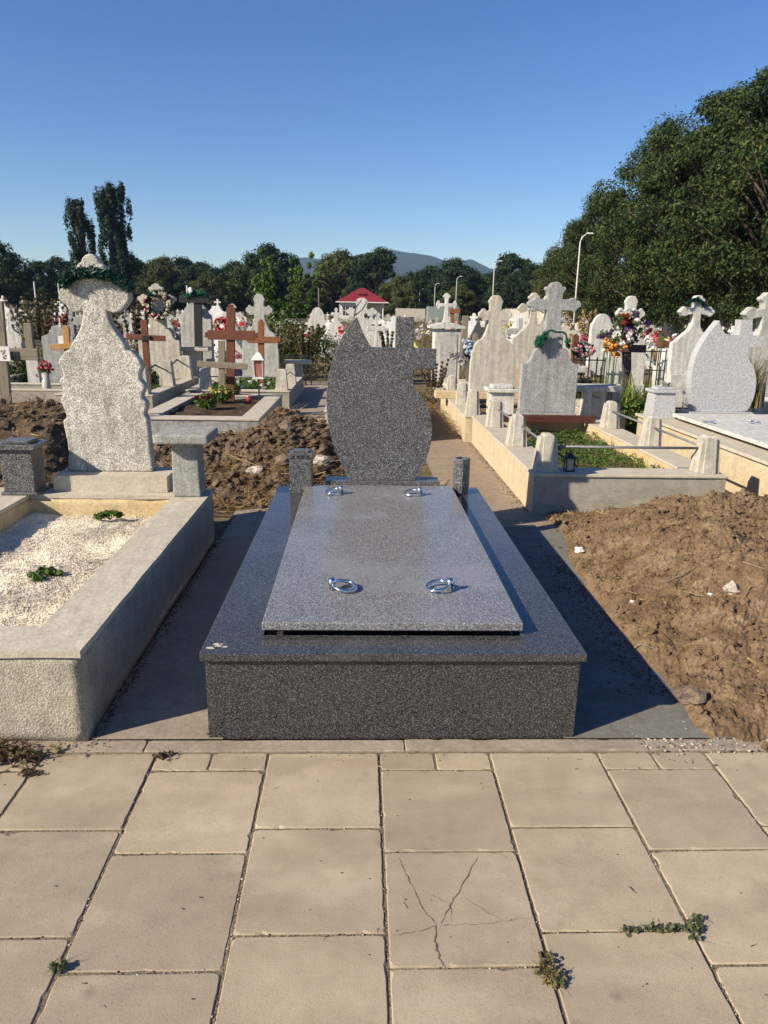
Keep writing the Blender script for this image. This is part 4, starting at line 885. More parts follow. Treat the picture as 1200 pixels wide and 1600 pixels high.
wcross('wooden_cross', 'large dark red varnished wooden cross behind the chrysanthemums', ((361, 480), (360, 606)), ((325, 523), (399, 524)), 11.0, 0.125, 0.135, (M['wood_red'], M['wood_redh']), 0.05, 'wooden crosses', 0.25)
wcross('wooden_cross', 'small orange brown wooden cross in front of the white trefoil headstone', ((408, 502), (408, 590)), ((388, 531), (436, 531)), 13.2, 0.105, 0.11, (M['wood_or'], M['wood_orh']), 0.05, 'wooden crosses', 0.25)
wcross('wooden_cross', 'grey weathered wooden cross standing low before the large red cross', ((346, 532), (347, 600)), ((309, 568), (387, 573)), 10.8, 0.095, 0.085, (M['wood_gr'], M['wood_grh']), 0.035, 'wooden crosses', 0.25, ends=False)
stone('headstone', 'pale lobed headstone behind the orange wooden cross', 'headstone', TREF, 406, 459, 585, 27, 14.4, M['tz'], 0.12, 'headstones of the near graves', foot=M['tz'], ground=0.0)
bench_table('small stone table right of the pale lobed headstone', -1.5, -0.98, 14.75, 15.1, 0.0, 0.60, 0.07, M['coping'], M['coping'], pw=0.18)
l4 = surround('dull concrete grave surround with posts and bent rails beside the red plaqued cross', -4.3, -2.95, 10.6, 13.6, 0.36, 0.18, [M['render2'], M['coping']], fill=M['soil_bed'], fillz=0.2)
posts(l4, [(-3.12, 10.72), (-3.08, 12.0), (-3.08, 13.3), (-4.15, 13.3)], 0.361, 0.42, 0.18, M['tz_warm'], False)
rails(l4, [((-4.2, 10.72, 0.62), (-3.2, 10.72, 0.62)), ((-3.12, 10.8, 0.62), (-3.10, 11.4, 0.72)), ((-3.10, 11.4, 0.72), (-3.08, 11.95, 0.60)), ((-3.08, 12.1, 0.62), (-3.08, 12.7, 0.72)), ((-3.08, 12.7, 0.72), (-3.08, 13.25, 0.6))], 0.012, 'iron')
arr = leaves(scatter(-4.1, -3.2, 10.8, 12.6, 200, lambda x, y: 0.28), [0.08]*200, 9, 0.03, 0.1, 0.5, 0.9); stuff('ground_cover', 'dark green plants inside the grave with the plaqued cross', (arr, 4), M['f_bush'])
bench_table('stone table between the plaqued cross and the black cross', -3.55, -2.85, 14.2, 14.6, 0.0, 0.85, 0.07, M['coping'], M['coping'], pw=0.3)
t = wcross('wooden_cross', 'red brown wooden cross with small dark plaque in front of the wreathed headstone', ((225, 500), (232, 600)), ((198, 526), (259, 529)), 11.6, 0.10, 0.085, (M['wood_red'], M['wood_redh']), 0.04, 'wooden crosses', 0.2, ends=False)
p = atY(227, 528, 11.5); mb = MB(); mb.box(p.x-0.06, p.x+0.06, 11.535, 11.55, p.z-0.035, p.z+0.035); mesh_obj('plaque', mb, M['black'], t)
# wreathed headstone
stone('headstone', 'stepped pale headstone with a flower wreath hung round its cross', 'headstone', SHLD, 247, 443, 585, 30, 14.0, M['tz_warm'], 0.12, 'headstones of the near graves', foot=M['tz_warm'])
def wreath(label, px, py, Y, Rr, r, base, blooms, group='flower wreaths', tilt=0.0, sy=1.0):
    c = atY(px, py, Y); t = thing('flower_wreath', label, 'wreath', tuple(c), group)
    cs = [c+Vector((Rr*math.cos(a), R.uniform(-.01, .01), Rr*sy*math.sin(a))) for a in [k*2*math.pi/26 for k in range(26)]]
    mb = MB(); mb.tube(cs+[cs[0]], r*0.35, 6, cap=False); mesh_obj('hoop', mb, M['f_garl'], t)
    mesh_obj('leaves', (leaves(cs, [r]*26, 34, r*0.45, 0.3, 0.4), 4), base, t)
    for mat, n in blooms:
        pts = [c+Vector(((Rr+R.uniform(-.6, .6)*r)*math.cos(a), -r*0.75, (Rr+R.uniform(-.6, .6)*r)*sy*math.sin(a))) for a in [R.random()*6.28 for _ in range(n)]]
        mesh_obj('blossoms', (leaves(pts, [r*0.42]*n, 16, r*0.34, 0.2, 0.8), 4), M[mat], t)
    return t
wreath('round wreath of cream and pink roses hung on the stepped pale headstone', 246, 476, 13.9, 0.20, 0.075, M['f_garl'], [('p_cream', 22), ('p_pink', 6)])
# black cross pair
stone('headstone', 'pale headstone split by a tall narrow black cross', 'headstone', ROUND, 307, 472, 560, 23, 16.5, M['tz'], 0.12, 'headstones of the near graves', foot=M['tz'])
wcross('black_cross', 'tall narrow black cross with wide arms and a garland on top', ((309, 460), (311, 570)), ((281, 467), (328, 468)), 16.3, 0.17, 0.15, (M['black'], M['black']), 0.06, None, 0.0, ends=False)
garland('green_garland', 'green tinsel garland heaped on top of the black cross', [(292, 462), (300, 458), (310, 457), (322, 461)], 16.25, 0.05, M['f_green2'], 400, 0.05)
p = atY(298, 454, 16.2); mb = MB(); mb.blob(p, 0.06, 3, 2); solo('white_flower', 'white artificial rose on top of the black cross', 'flower', mb, M['white'], tuple(p))
# left edge wooden cross with picture plate
t = wcross('wooden_cross', 'big grey weathered wooden cross at the left edge leaning slightly with a white plate', ((-4, 470), (13, 668)), ((-30, 551), (62, 554)), 8.3, 0.12, 0.125, (M['wood_gr'], M['wood_grh']), 0.045, 'wooden crosses', 0.0, ends=False)
p = atY(2, 553, 8.2); mb = MB(); mb.box(p.x-0.09, p.x+0.09, 8.205, 8.215, p.z-0.078, p.z+0.078); pl = mesh_obj('plate', mb, M['white'], t, bevel=0.004)
mb = MB()
for i in range(9): mb.blob((p.x+R.uniform(0.0, 0.05), 8.203, p.z+R.uniform(-.05, .05)), 0.011, i, 1, 0, (1, .12, 1))
pl['_w'] = t['_w']; mesh_obj('flower_picture', mb, plain('printed_flowers', (0.22, 0.14, 0.06), 0.5), pl)
# planters and small graves at far left
t = surround('low concrete trough with a sloping rim behind the weathered cross', -6.3, -4.15, 12.2, 14.2, 0.34, 0.12, [M['render2'], M['coping']])
t = surround('concrete surround running behind the left earth heap', -6.5, -3.9, 9.0, 11.8, 0.30, 0.14, [M['render2'], M['coping']], fill=M['soil_dark'], fillz=0.1)
p = atY(51, 577, 13.0); mb = MB(); mb.box(p.x-0.10, p.x+0.10, 13.0, 13.2, 0, p.z+0.19); solo('stone_block', 'small square white stone block left of the red flowers', 'stone block', mb, M['tz_white'], (p.x, 13.1, 0), bevel=0.006)
def bouquet(label, px, py, Y, r, mats, n=14, vase=None, group='bouquets on the graves', z0=0.0, sq=1.0, stems=True, cat='flowers'):
    c = atY(px, py, Y); t = thing('bouquet', label, cat, (c.x, Y, z0), group)
    mesh_obj('leaves', (leaves([c], [(r, r*0.8, r*sq)], 160, r*0.22, 0.3, 0.4), 4), M['f_weed'], t)
    for mt in mats:
        pts = [c+Vector((R.gauss(0, .5)*r, R.uniform(-.8, 0.1)*r, R.gauss(0, .5)*r*sq)) for _ in range(n)]
        mesh_obj('blossoms', (leaves(pts, [r*0.22]*n, 12, r*0.17, 0.2, 0.8), 4), M[mt], t)
    if stems:
        mb = MB()
        for k in range(4): mb.tube([(c.x+R.uniform(-.3, .3)*r, Y, z0), (c.x+R.uniform(-.5, .5)*r, Y, c.z)], 0.006, 5)
        mesh_obj('stems', mb, M['f_weed'], t)
    if vase:
        mb = MB(); mb.lathe([(vase*0.7, z0), (vase, z0+(c.z-z0)*0.4), (vase*0.8, c.z-r*0.5)], c.x, Y, 12); mesh_obj('vase', mb, M['lampglass'], t, smooth=True)
    return t
bouquet('red geraniums in a glass vase left of the old scalloped headstone', 70, 575, 12.0, 0.11, ['p_red', 'p_pink'], 14, 0.07)
bouquet('dark blue vase with red and dark flowers beside the grey cross', 101, 500, 15.8, 0.12, ['p_red', 'p_wine'], 10)
stone('headstone', 'grey headstone with hollow shoulders and a golden wooden cross in front', 'headstone', CONC, 91, 510, 574, 23, 12.6, M['tz_gray'], 0.1, 'headstones of the near graves')
t = wcross('wooden_cross', 'golden brown wooden cross leaning on the grey hollow shouldered headstone', ((103, 509), (108, 580)), ((80, 543), (128, 538)), 12.4, 0.10, 0.09, (M['wood_yel'], M['wood_yel']), 0.05, 'wooden crosses', 0.0, ends=False)
p = atY(95, 531, 12.45); mb = MB(); mb.box(p.x-0.05, p.x+0.05, 12.47, 12.48, p.z-0.06, p.z+0.06); solo('white_card', 'blank white card beside the golden wooden cross', 'card', mb, M['white'], tuple(p))
stone('cross_stone', 'broad grey stone cross half hidden behind the old scalloped headstone', 'stone cross', CROSS, 113, 472, 560, 17, 16.5, M['tz_gray'], 0.15, 'stone crosses')
stone('cross_stone', 'plain stone cross just right of the old scalloped headstone', 'stone cross', CROSS, 195, 478, 545, 14, 20, M['tz'], 0.12, 'stone crosses')
stone('headstone', 'white headstone shaped as a cross on a flared foot at the far left', 'headstone', LATIN, 16, 496, 535, 15, 19, M['tz_white'], 0.12, 'middle distance headstones')
stone('headstone', 'bright white narrow cross headstone left of the grey stone cross', 'headstone', TREF, 93, 468, 510, 9, 30, M['white'], 0.12, 'middle distance headstones')
stone('headstone', 'pale headstone with slim cross at the left edge in the distance', 'headstone', LATIN, 5, 462, 492, 9, 38, M['white'], 0.12, 'middle distance headstones')
mb = MB(); p = atY(42, 505, 16); mb.box(p.x-0.08, p.x+0.08, 16, 16.12, 0, p.z); solo('wooden_post', 'short grey wooden post standing among the tall weeds at left', 'post', mb, M['wood_gr'], (p.x, 16, 0), bevel=0.01)
stone('headstone', 'bright white double headstone behind the large red wooden cross', 'headstone', CONC, 338, 478, 520, 17, 26, M['white'], 0.15, 'middle distance headstones')
wreath('round red and cream wreath left of the large red wooden cross', 347, 509, 20, 0.15, 0.09, M['p_red'], [('p_cream', 8), ('p_red', 10)])
stone('headstone', 'white thin cross seen above the weeds between the black and red crosses', 'headstone', BUD, 340, 467, 492, 6, 42, M['white'], 0.12, 'middle distance headstones')

# ---- CENTRE
cg = surround('pale grave surround mostly hidden behind the polished flame headstone', -0.43, 0.78, 9.0, 11.3, 0.38, 0.3, [M['coping'], M['coping']], fill=M['soil_bed'], fillz=0.2)
t = thing('pedestal_tomb', 'white pedestal tomb with a lobed stone cross on top and slabs at its foot', 'tomb', (2.0, 15.5, 0), None)
Yp = 15.2; L = lambda x, y: atY(x, y, Yp)
mb = MB(); a = L(677, 590); b_ = L(721, 516); mb.box(a.x, b_.x, Yp, Yp+0.5, 0.2, b_.z); mesh_obj('body', mb, M['tz_white'], t, bevel=0.01)
mb = MB(); a = L(686, 590); c_ = L(715, 521); mb.box(a.x, c_.x, Yp-0.012, Yp-0.0005, 0.30, c_.z); mesh_obj('panel', mb, M['tz'], t)
a = L(671, 513); b_ = L(727, 513); mb = MB(); zt = a.z; mb.prism([(a.x, zt), (b_.x, zt), (b_.x, zt+0.045), ((a.x+b_.x)/2+0.12, zt+0.11), ((a.x+b_.x)/2-0.12, zt+0.11), (a.x, zt+0.045)], Yp-0.06, 0.62); mesh_obj('cap_stone', mb, M['tz_white'], t, bevel=0.006)
a = L(700, 458); mb = MB(); mb.prism(outline(BUDCROSS, a.x, zt+0.111, 0.215, a.z-zt-0.11), Yp+0.12, 0.12); mesh_obj('cross', mb, M['tz_white'], t, bevel=0.01)
mb = MB(); mb.box(1.55, 2.75, 13.3, Yp+0.6, 0, 0.20); mb.box(1.6, 2.7, 13.5, 15.0, 0.2005, 0.27); mesh_obj('base_slabs', mb, M['coping'], t, bevel=0.01)
arr = leaves([atY(x, y, 14.6) for x, y in [(715, 557), (720, 562), (706, 556), (724, 566)]], [0.06]*4, 30, 0.05, 0.2, 0.8); solo('withered_bouquet', 'withered pale bouquet at the foot of the pedestal tomb', 'flowers', (arr, 4), M['f_white'], tuple(atY(715, 560, 14.6)))
stone('headstone', 'pale lobed headstone standing directly behind the flame tip of the polished headstone', 'headstone', TREF, 565, 465, 575, 31, 17, M['tz_white'], 0.18, 'middle distance headstones')
stone('cross_stone', 'pale chunky stone cross right of the polished flame tip', 'stone cross', CROSS, 588, 495, 550, 13, 16.5, M['tz_white'], 0.15, 'stone crosses')
mb = MB(); 
mb.tube([atY(553, 498, 16.8), atY(556, 480, 16.7), atY(565, 469, 16.7)], 0.012, 6); mb.tube([atY(556, 492, 16.7), atY(566, 484, 16.6), atY(573, 472, 16.7)], 0.012, 6); mb.blob(atY(556, 491, 16.65), 0.03, 2, 1); mb.blob(atY(571, 493, 16.65), 0.05, 6, 1)
solo('dark_ribbon', 'dark wire and ribbon hanging on the lobed headstone behind the flame tip', 'ribbon', mb, M['iron'], tuple(atY(560, 485, 16.7)))
stone('headstone', 'curved white headstone left of the pale lobed headstone at centre', 'headstone', ROUND, 496, 480, 527, 11, 26, M['tz_white'], 0.15, 'middle distance headstones')
stone('headstone', 'dark grey flame shaped headstone behind the tall buff headstone', 'headstone', FLAME, 752, 497, 560, 19, 14.5, M['gr_mid'], 0.1, 'headstones of the near graves')
t = wcross('wooden_cross', 'grey weathered wooden post cross with blue tulle left of the tall buff headstone', ((743, 523), (743, 640)), ((735, 548), (752, 548)), 11.6, 0.085, 0.07, (M['wood_gr'], M['wood_grh']), 0.05, 'wooden crosses', 0.0, ends=True)
arr = np.concatenate([leaves([atY(x, y, 11.5) for x, y in [(735, 536), (731, 541), (728, 533), (738, 548), (731, 549), (743, 553)]], [0.05]*6, 20, 0.045, 0.2, 0.3)], 0)
solo('tulle_bow', 'blue white tulle bow tied on the weathered post cross', 'bow', (arr, 4), M['tulle'], tuple(atY(735, 543, 11.5)))
arr = leaves([atY(x, y, 11.6) for x, y in [(737, 556), (745, 560), (731, 552), (742, 548)]], [0.08]*4, 60, 0.05, 0.1, 0.5); solo('dark_bouquet', 'dark faded bouquet below the blue tulle bow', 'flowers', (arr, 4), M['f_garl'], tuple(atY(737, 556, 11.6)))
mb = MB(); p = atY(728, 493, 24); mb.box(p.x-0.09, p.x+0.09, 24, 24.15, 0, p.z); solo('wooden_post', 'tall grey wooden post right of the pedestal tomb cross', 'post', mb, M['wood_gr'], (p.x, 24, 0))
wcross('wooden_cross', 'bright red brown wooden cross behind the pedestal tomb', ((707, 484), (707, 512)), ((702, 485), (719, 486)), 30, 0.16, 0.18, (M['wood_or'], M['wood_orh']), 0.08, 'wooden crosses', 0.0, ends=False)
# ---- RIGHT MIDDLE
stone('headstone', 'tall pale headstone with slim lobed cross behind the grey speckled headstone', 'headstone', BUD, 832, 457, 575, 28, 13.5, M['tz_warm'], 0.13, 'headstones of the near graves', foot=M['cream'], plinth=0.05)
stone('headstone', 'lobed headstone peeping out between two taller headstones right of centre', 'headstone', TREF, 855, 460, 560, 22, 16.5, M['tz_warm'], 0.14, 'headstones of the near graves')
stone('cross_stone', 'plain cross shaped stone with grey shadow right of the tall buff headstone', 'stone cross', CROSS, 812, 497, 560, 20, 17.5, M['tz'], 0.14, 'stone crosses')
stone('headstone', 'white flame shaped headstone behind orange and purple flowers', 'headstone', [(-.0,1),(-.25,.95),(-.5,.82),(-.75,.62),(-.92,.40),(-1,.2),(-1,0),(1,0),(1,.2),(.9,.42),(.7,.62),(.4,.75),(.25,.80)] if False else ROUND, 940, 490, 560, 16, 20, M['tz_white'], 0.2, 'middle distance headstones')
stone('headstone', 'white pointed headstone behind the street lamp foot', 'headstone', CONC, 912, 497, 530, 11, 30, M['tz_white'], 0.2, 'middle distance headstones')
stone('headstone', 'pale lobed headstone behind the large bouquet and dark wooden cross', 'headstone', TREF, 982, 462, 600, 29, 13.2, M['tz_white'], 0.13, 'headstones of the near graves')
wcross('wooden_cross', 'dark wooden cross carrying a large bouquet left of the light flame headstone', ((979, 500), (979, 610)), ((942, 543), (1008, 545)), 12.0, 0.14, 0.12, (M['wood_dk'], M['wood_dk']), 0.06, 'wooden crosses', 0.0, ends=False)
bouquet('large round bouquet of red and purple flowers tied on the dark wooden cross', 980, 512, 11.9, 0.24, ['p_pur', 'p_wine', 'p_white'], 7, stems=False, z0=0.9)
bouquet('coral red roses crowning the large round bouquet', 974, 494, 11.8, 0.12, ['p_red', 'p_or'], 4, stems=False, z0=1.2, sq=0.4)
bouquet('orange and white lilies standing left of the large bouquet', 954, 537, 11.7, 0.14, ['p_or', 'p_white', 'p_or'], 8, z0=0.0, sq=1.0)
bouquet('purple asters in front of the white flame shaped headstone', 944, 524, 14.5, 0.14, ['p_pur', 'p_pur'], 14, z0=0.0, sq=0.7)
bouquet('orange red lilies at the foot of the lily bunch', 962, 553, 11.6, 0.08, ['p_or', 'p_red'], 6, z0=0.0, sq=0.5)
wreath('oval pink and white wreath lying by the red brown stake', 911, 547, 15, 0.16, 0.09, M['f_garl'], [('p_pink', 16), ('p_white', 12)], sy=0.45)
mb = MB(); p = atY(901, 524, 15); mb.box(p.x-0.06, p.x+0.06, 15, 15.1, 0, p.z); solo('wooden_stake', 'red brown wooden stake behind the oval pink wreath', 'stake', mb, M['wood_red'], (p.x, 15, 0), bevel=0.01)
def ironfence(label, x0, x1, px0, px1, Y, h, n):
    a = atY(px0, 560, Y).x; b = atY(px1, 560, Y).x; t = thing('iron_fence', label, 'fence', ((a+b)/2, Y, 0), 'low iron grave fences')
    for zz in (h, h*0.55): mb = MB(); mb.tube([(a, Y, zz), (b, Y, zz)], 0.012, 6); mesh_obj('rail', mb, M['iron'], t)
    for k in range(n+1): mb = MB(); x = a+(b-a)*k/n; mb.tube([(x, Y, 0), (x, Y, h+0.05)], 0.014, 6); mesh_obj('upright', mb, M['iron'], t)
ironfence('low black iron fence between the grey speckled headstone and the orange lilies', 0, 0, 896, 946, 13.0, 0.80, 4)
ironfence('low black iron fence right of the dark wooden cross', 0, 0, 1006, 1040, 15.5, 0.85, 3)
ironfence('thin black iron fence behind the small table left of the flame headstone', 0, 0, 432, 486, 16.0, 0.6, 6)
ironfence('dark iron rail fence beside the curved white headstone', 0, 0, 505, 527, 24, 0.6, 5)
# barrel
t = thing('metal_barrel', 'pale metal barrel on a white block in front of the pine shaded wall', 'barrel', (6.2, 15.8, 0), None)
p = atY(1037, 572, 15.8); q = atY(1037, 545, 15.8); mb = MB(); mb.lathe([(0.15, p.z), (0.155, p.z+0.01), (0.15, (p.z+q.z)/2), (0.155, q.z-0.01), (0.15, q.z), (0.13, q.z+0.004)], p.x, 15.8, 20); mesh_obj('drum', mb, M['pole'], t, smooth=True)
mb = MB(); mb.box(p.x-0.17, p.x+0.14, 15.65, 15.95, 0, p.z-0.001); mesh_obj('block', mb, M['tz_white'], t, bevel=0.01)
stone('headstone', 'slim cross headstone with a black garland left of the light flame headstone', 'headstone', BUD, 1086, 461, 585, 32, 13.0, M['tz_white'], 0.16, 'headstones of the near graves')
garland('black_garland', 'black shiny garland draped over the arms of the slim cross headstone', [(1072, 476), (1080, 469), (1090, 467), (1102, 477)], 12.95, 0.035, M['f_garl'], 500, 0.03)
stone('headstone', 'tall pale cross headstone at the right edge behind the light flame headstone', 'headstone', BUD, 1193, 456, 620, 42, 10.6, M['tz'], 0.16, 'headstones of the near graves', foot=M['cream'])
p = atY(1036, 521, 14); t = bouquet('single red rose on a thin stem left of the black garlanded headstone', 1036, 521, 14, 0.05, ['p_red'], 5, z0=0.0, sq=0.6)
mb = MB(); p = atY(1048, 540, 22); mb.box(p.x-0.3, p.x+0.6, 22, 22.4, p.z-0.05, p.z+0.12); mb.box(p.x-0.25, p.x-0.15, 22.05, 22.35, 0, p.z-0.051); mb.box(p.x+0.42, p.x+0.52, 22.05, 22.35, 0, p.z-0.051)
solo('wooden_bench', 'low brown wooden bench in front of the tree shaded wall', 'bench', mb, M['wood_red'], (p.x, 22.2, 0))
mb = post_mb(atY(1027, 600, 10.8).x, 10.8, 0.0, 0.62, 0.15, False); solo('stone_post', 'short pale stone post with cloth tied on it', 'post', mb, M['tz_white'], (atY(1027, 600, 10.8).x, 10.8, 0), 'loose stone posts', bevel=0.006)
c = atY(1040, 603, 10.4); arr = leaves([c, c+Vector((-.03, 0, -.08)), c+Vector((-.06, 0, -.17))], [0.05]*3, 26, 0.05, 0.1, 0.8); solo('knotted_cloth', 'grey knotted cloth hanging beside the short stone post', 'cloth', (arr, 4), M['f_white'], tuple(c))
mb = post_mb(atY(1186, 600, 10.0).x, 10.0, 0.0, 0.74, 0.16, True); solo('stone_post', 'white ridged stone post under the grass tuft at right', 'post', mb, M['tz_white'], (atY(1186, 600, 10).x, 10.0, 0), 'loose stone posts', bevel=0.006)
mb = MB(); mb.box(5.15, 6.8, 10.0, 10.5, 0, 0.42); solo('stone_ledge', 'pale stone ledge behind the table at the right edge', 'ledge', mb, M['cream'], (6, 10.2, 0), bevel=0.01)
# grasses, irises, bushes
c = atY(1182, 590, 9.6); arr = blades([(c.x+R.gauss(0, .08), 9.75+R.gauss(0, .08), 0.40) for _ in range(260)], 0.62, 0.006, 0.35, 0.4, 0.3)
solo('grass_tuft', 'tall half dry grass tuft at the right edge', 'grass', (arr, 4), M['f_dry'], (c.x, 9.75, 0.3))
for i, (px, py, nm) in enumerate([(940, 640, 'yellow green iris clump behind the stone table'), (972, 640, 'tall iris clump under the dark wooden cross'), (1003, 640, 'iris clump with drooping leaves left of the stone post')]):
    c = G(px, py, 0.0); c.y = 10.0+0.3*i; c.x = atY(px, py, c.y).x
    arr = blades([(c.x+R.gauss(0, .09), c.y+R.gauss(0, .09), 0.0) for _ in range(90)], 0.62, 0.016, 0.5, 0.7, 0.35)
    solo('iris_clump', nm, 'plant', (arr, 4), M['f_iris'], (c.x, c.y, 0), 'iris clumps')
arr = leaves([(R.uniform(3.0, 4.1), R.uniform(9.6, 11), R.uniform(0.05, 0.4)) for _ in range(60)], [0.12]*60, 26, 0.03, 0.1, 0.5); stuff('undergrowth', 'dark green undergrowth below the iris leaves', (arr, 4), M['f_bush'])
def bush(name, label, px, Y, wid, h, n, mat, size, group='wild bushes', asp=0.4, cat='bush', spikes=0, seed=0, flat=False, z0=0.0):
    x = atY(px, 500, Y).x; t = thing(name, label, cat, (x, Y, z0), group); rr = random.Random(seed+int(px)); cs = []; rs = []; mb = MB()
    for k in range(26):
        a = rr.random()*6.28; d = rr.random()**0.6*wid/2; zz = z0+h*rr.uniform(0.12, 0.88)*(1-0.5*(d/(wid/2))**2); c = Vector((x+math.cos(a)*d, Y+math.sin(a)*d*0.8, zz)); cs.append(c); rs.append(wid*0.16*rr.uniform(0.7, 1.3))
        if k < 12: mb.tube([(x+math.cos(a)*d*0.2, Y+math.sin(a)*d*0.2, z0), ((x+c.x)/2, (Y+c.y)/2, c.z*0.6), c], [0.012, 0.008, 0.003], 5)
    for k in range(spikes):
        a = rr.random()*6.28; d = rr.random()**0.6*wid/2*0.9; b0 = Vector((x+math.cos(a)*d*0.6, Y+math.sin(a)*d*0.6, z0+h*0.6)); tp = Vector((x+math.cos(a)*d*1.15, Y+math.sin(a)*d, z0+h*rr.uniform(0.95, 1.3)))
        mb.tube([b0, tp], [0.006, 0.002], 5)
        for q in range(7): cs.append(b0+(tp-b0)*(q/6)); rs.append(0.035*wid)
    mesh_obj('stems', mb, M['bark'], t); per = max(3, n//len(cs))
    arr = leaves(cs, rs, per, size, 0.25, asp, 0.35); mesh_obj('foliage', (arr, 4), mat, t); return t
bush('green_bush', 'tall bright green bush with upright shoots between the lobed headstone and the red roof', 446, 21, 2.0, 2.35, 15000, M['f_bush'], 0.045, asp=0.45, spikes=14)
bush('green_bush', 'darker lower half of the shrubs right of the pale lobed headstone', 462, 20.0, 1.9, 0.95, 5000, M['f_dark'], 0.045, spikes=4)
bush('white_flowering_bush', 'bush thick with small white blossoms right of the wreathed headstone', 278, 17.5, 0.95, 1.75, 6000, M['f_white'], 0.035, spikes=0, asp=0.8)
bush('white_flowering_bush', 'thin white blossoming bush behind the large red wooden cross', 333, 17.5, 0.7, 0.9, 2200, M['f_white'], 0.035, asp=0.8)
bush('wild_weeds', 'tall grey green weeds with seed heads at the far left', 62, 18.5, 1.5, 1.35, 5000, M['f_dry'], 0.028, spikes=16, group='tall weeds')
bush('wild_weeds', 'tall brown weeds with whitish tips left of the old scalloped headstone', 78, 20, 1.1, 1.45, 3500, M['f_brown'], 0.028, spikes=16, group='tall weeds')
bush('wild_weeds', 'whitish seed heads above the weeds by the left edge', 38, 21, 1.0, 1.4, 2600, M['f_white'], 0.028, spikes=8, group='tall weeds')
bush('wild_weeds', 'brown withered weeds between the old headstone and the rose wreath', 213, 17, 1.3, 1.45, 4200, M['f_brown'], 0.03, spikes=14, group='tall weeds')
bush('wild_weeds', 'yellowish tall dry weeds right of the pale lobed headstone', 430, 18, 1.2, 0.95, 4200, M['f_dry'], 0.03, spikes=14, group='tall weeds')
bush('wild_weeds', 'dense dry weeds left of the polished flame headstone', 478, 18, 1.1, 0.95, 5000, M['f_dry'], 0.03, spikes=14, group='tall weeds')
bush('wild_weeds', 'yellow green weeds between the two arms of the polished headstone', 608, 19, 1.1, 1.0, 4000, M['f_dry'], 0.03, spikes=10, group='tall weeds')
bush('wild_weeds', 'brown green dry weeds under the arm of the polished headstone', 683, 12.4, 0.60, 0.62, 4200, M['f_brown'], 0.018, spikes=12, group='tall weeds')
bush('wild_weeds', 'ochre dry shrub left of the lilies at right', 925, 24, 1.9, 1.35, 3800, M['f_straw'], 0.04, spikes=8, group='tall weeds')
bush('green_bush', 'small dark green bush inside the low iron fence', 914, 14.2, 0.6, 0.55, 1800, M['f_dark'], 0.03)
bush('green_bush', 'dark green shrub behind the plaqued wooden cross', 208, 13, 0.8, 0.75, 2600, M['f_dark'], 0.03)
bush('green_bush', 'dark green shrub at the far left behind the weathered cross', 22, 14, 1.1, 0.85, 2600, M['f_dark'], 0.035)
arr = straws(scatter(0.95, 1.32, 9.2, 12.6, 1500, lambda x, y: 0.02+0.10*R.random()), 0.22, 0.0022, 0.6); stuff('dry_grass', 'golden dry grass lying left of the cream stained surround', (arr, 4), M['f_straw'])
# wild grass between the graves
pts = scatter(-16, 16, 13.5, 60, 15000, lambda x, y: -0.03, lambda x, y, z: fbm((x*0.35, y*0.35, 7), 3) > -0.12 and not (-2.9 < x < 2.9 and y < 15) and not (-1.2 < x < -0.45 and y < 17))
arr = blades(pts, 0.28, 0.010, 0.6, 0.5, 0.6); stuff('wild_grass', 'dry yellow green grass growing between the farther graves', (arr, 4), M['f_dry'])
pts = scatter(3.4, 9.5, 9.2, 16, 2600, lambda x, y: -0.03, lambda x, y, z: fbm((x*0.8, y*0.8, 9), 3) > -0.1)
arr = blades(pts, 0.22, 0.006, 0.6, 0.5, 0.6); stuff('wild_grass', 'dry grass around the graves behind the light granite grave', (arr, 4), M['f_dry'])
pts = scatter(-9, -2.9, 8.3, 16, 3600, lambda x, y: -0.03); arr = blades(pts, 0.22, 0.005, 0.6, 0.5, 0.6); stuff('wild_grass', 'dry grass around the graves at left', (arr, 4), M['f_dry'])

# ------------------------------------------------------------------ FAR GRAVES: crowd of small stones
ORD = ['first', 'second', 'third', 'fourth', 'fifth', 'sixth', 'seventh', 'eighth', 'ninth', 'tenth', 'eleventh', 'twelfth', 'thirteenth', 'fourteenth', 'fifteenth', 'sixteenth', 'seventeenth', 'eighteenth', 'nineteenth', 'twentieth', 'twenty-first', 'twenty-second', 'twenty-third', 'twenty-fourth', 'twenty-fifth', 'twenty-sixth', 'twenty-seventh', 'twenty-eighth', 'twenty-ninth', 'thirtieth', 'thirty-first', 'thirty-second', 'thirty-third', 'thirty-fourth', 'thirty-fifth', 'thirty-sixth']
kinds = [('headstone', 'headstone', TREF, 0.36, 1.55, 0.14), ('headstone', 'headstone', LATIN, 0.30, 1.35, 0.14), ('headstone', 'headstone', BUD, 0.34, 1.7, 0.14), ('headstone', 'headstone', ROUND, 0.38, 1.0, 0.14),
         ('cross_stone', 'stone cross', CROSS, 0.26, 1.35, 0.12), ('headstone', 'headstone', SHLD, 0.38, 1.5, 0.14), ('headstone', 'headstone', FLAME, 0.45, 1.25, 0.12), ('headstone', 'headstone', CONC, 0.4, 1.1, 0.14)]
knames = ['lobed cross topped', 'plain cross topped', 'slim cross topped', 'round topped', 'bare cross shaped', 'stepped shouldered', 'flame shaped', 'hollow shouldered']
zones = [(-1e9, 130, 'beyond the left weeds'), (130, 300, 'below the poplars'), (300, 480, 'beyond the wooden crosses'), (480, 640, 'before the small house'), (640, 800, 'along the lamp row'), (800, 1e9, 'before the right hand fence')]
fm = [M['white'], M['tz_white'], M['tz'], M['tz_warm'], M['gr_mid']]
far = {}; farlist = []; px_of = lambda x, y: FPX*x/y+564
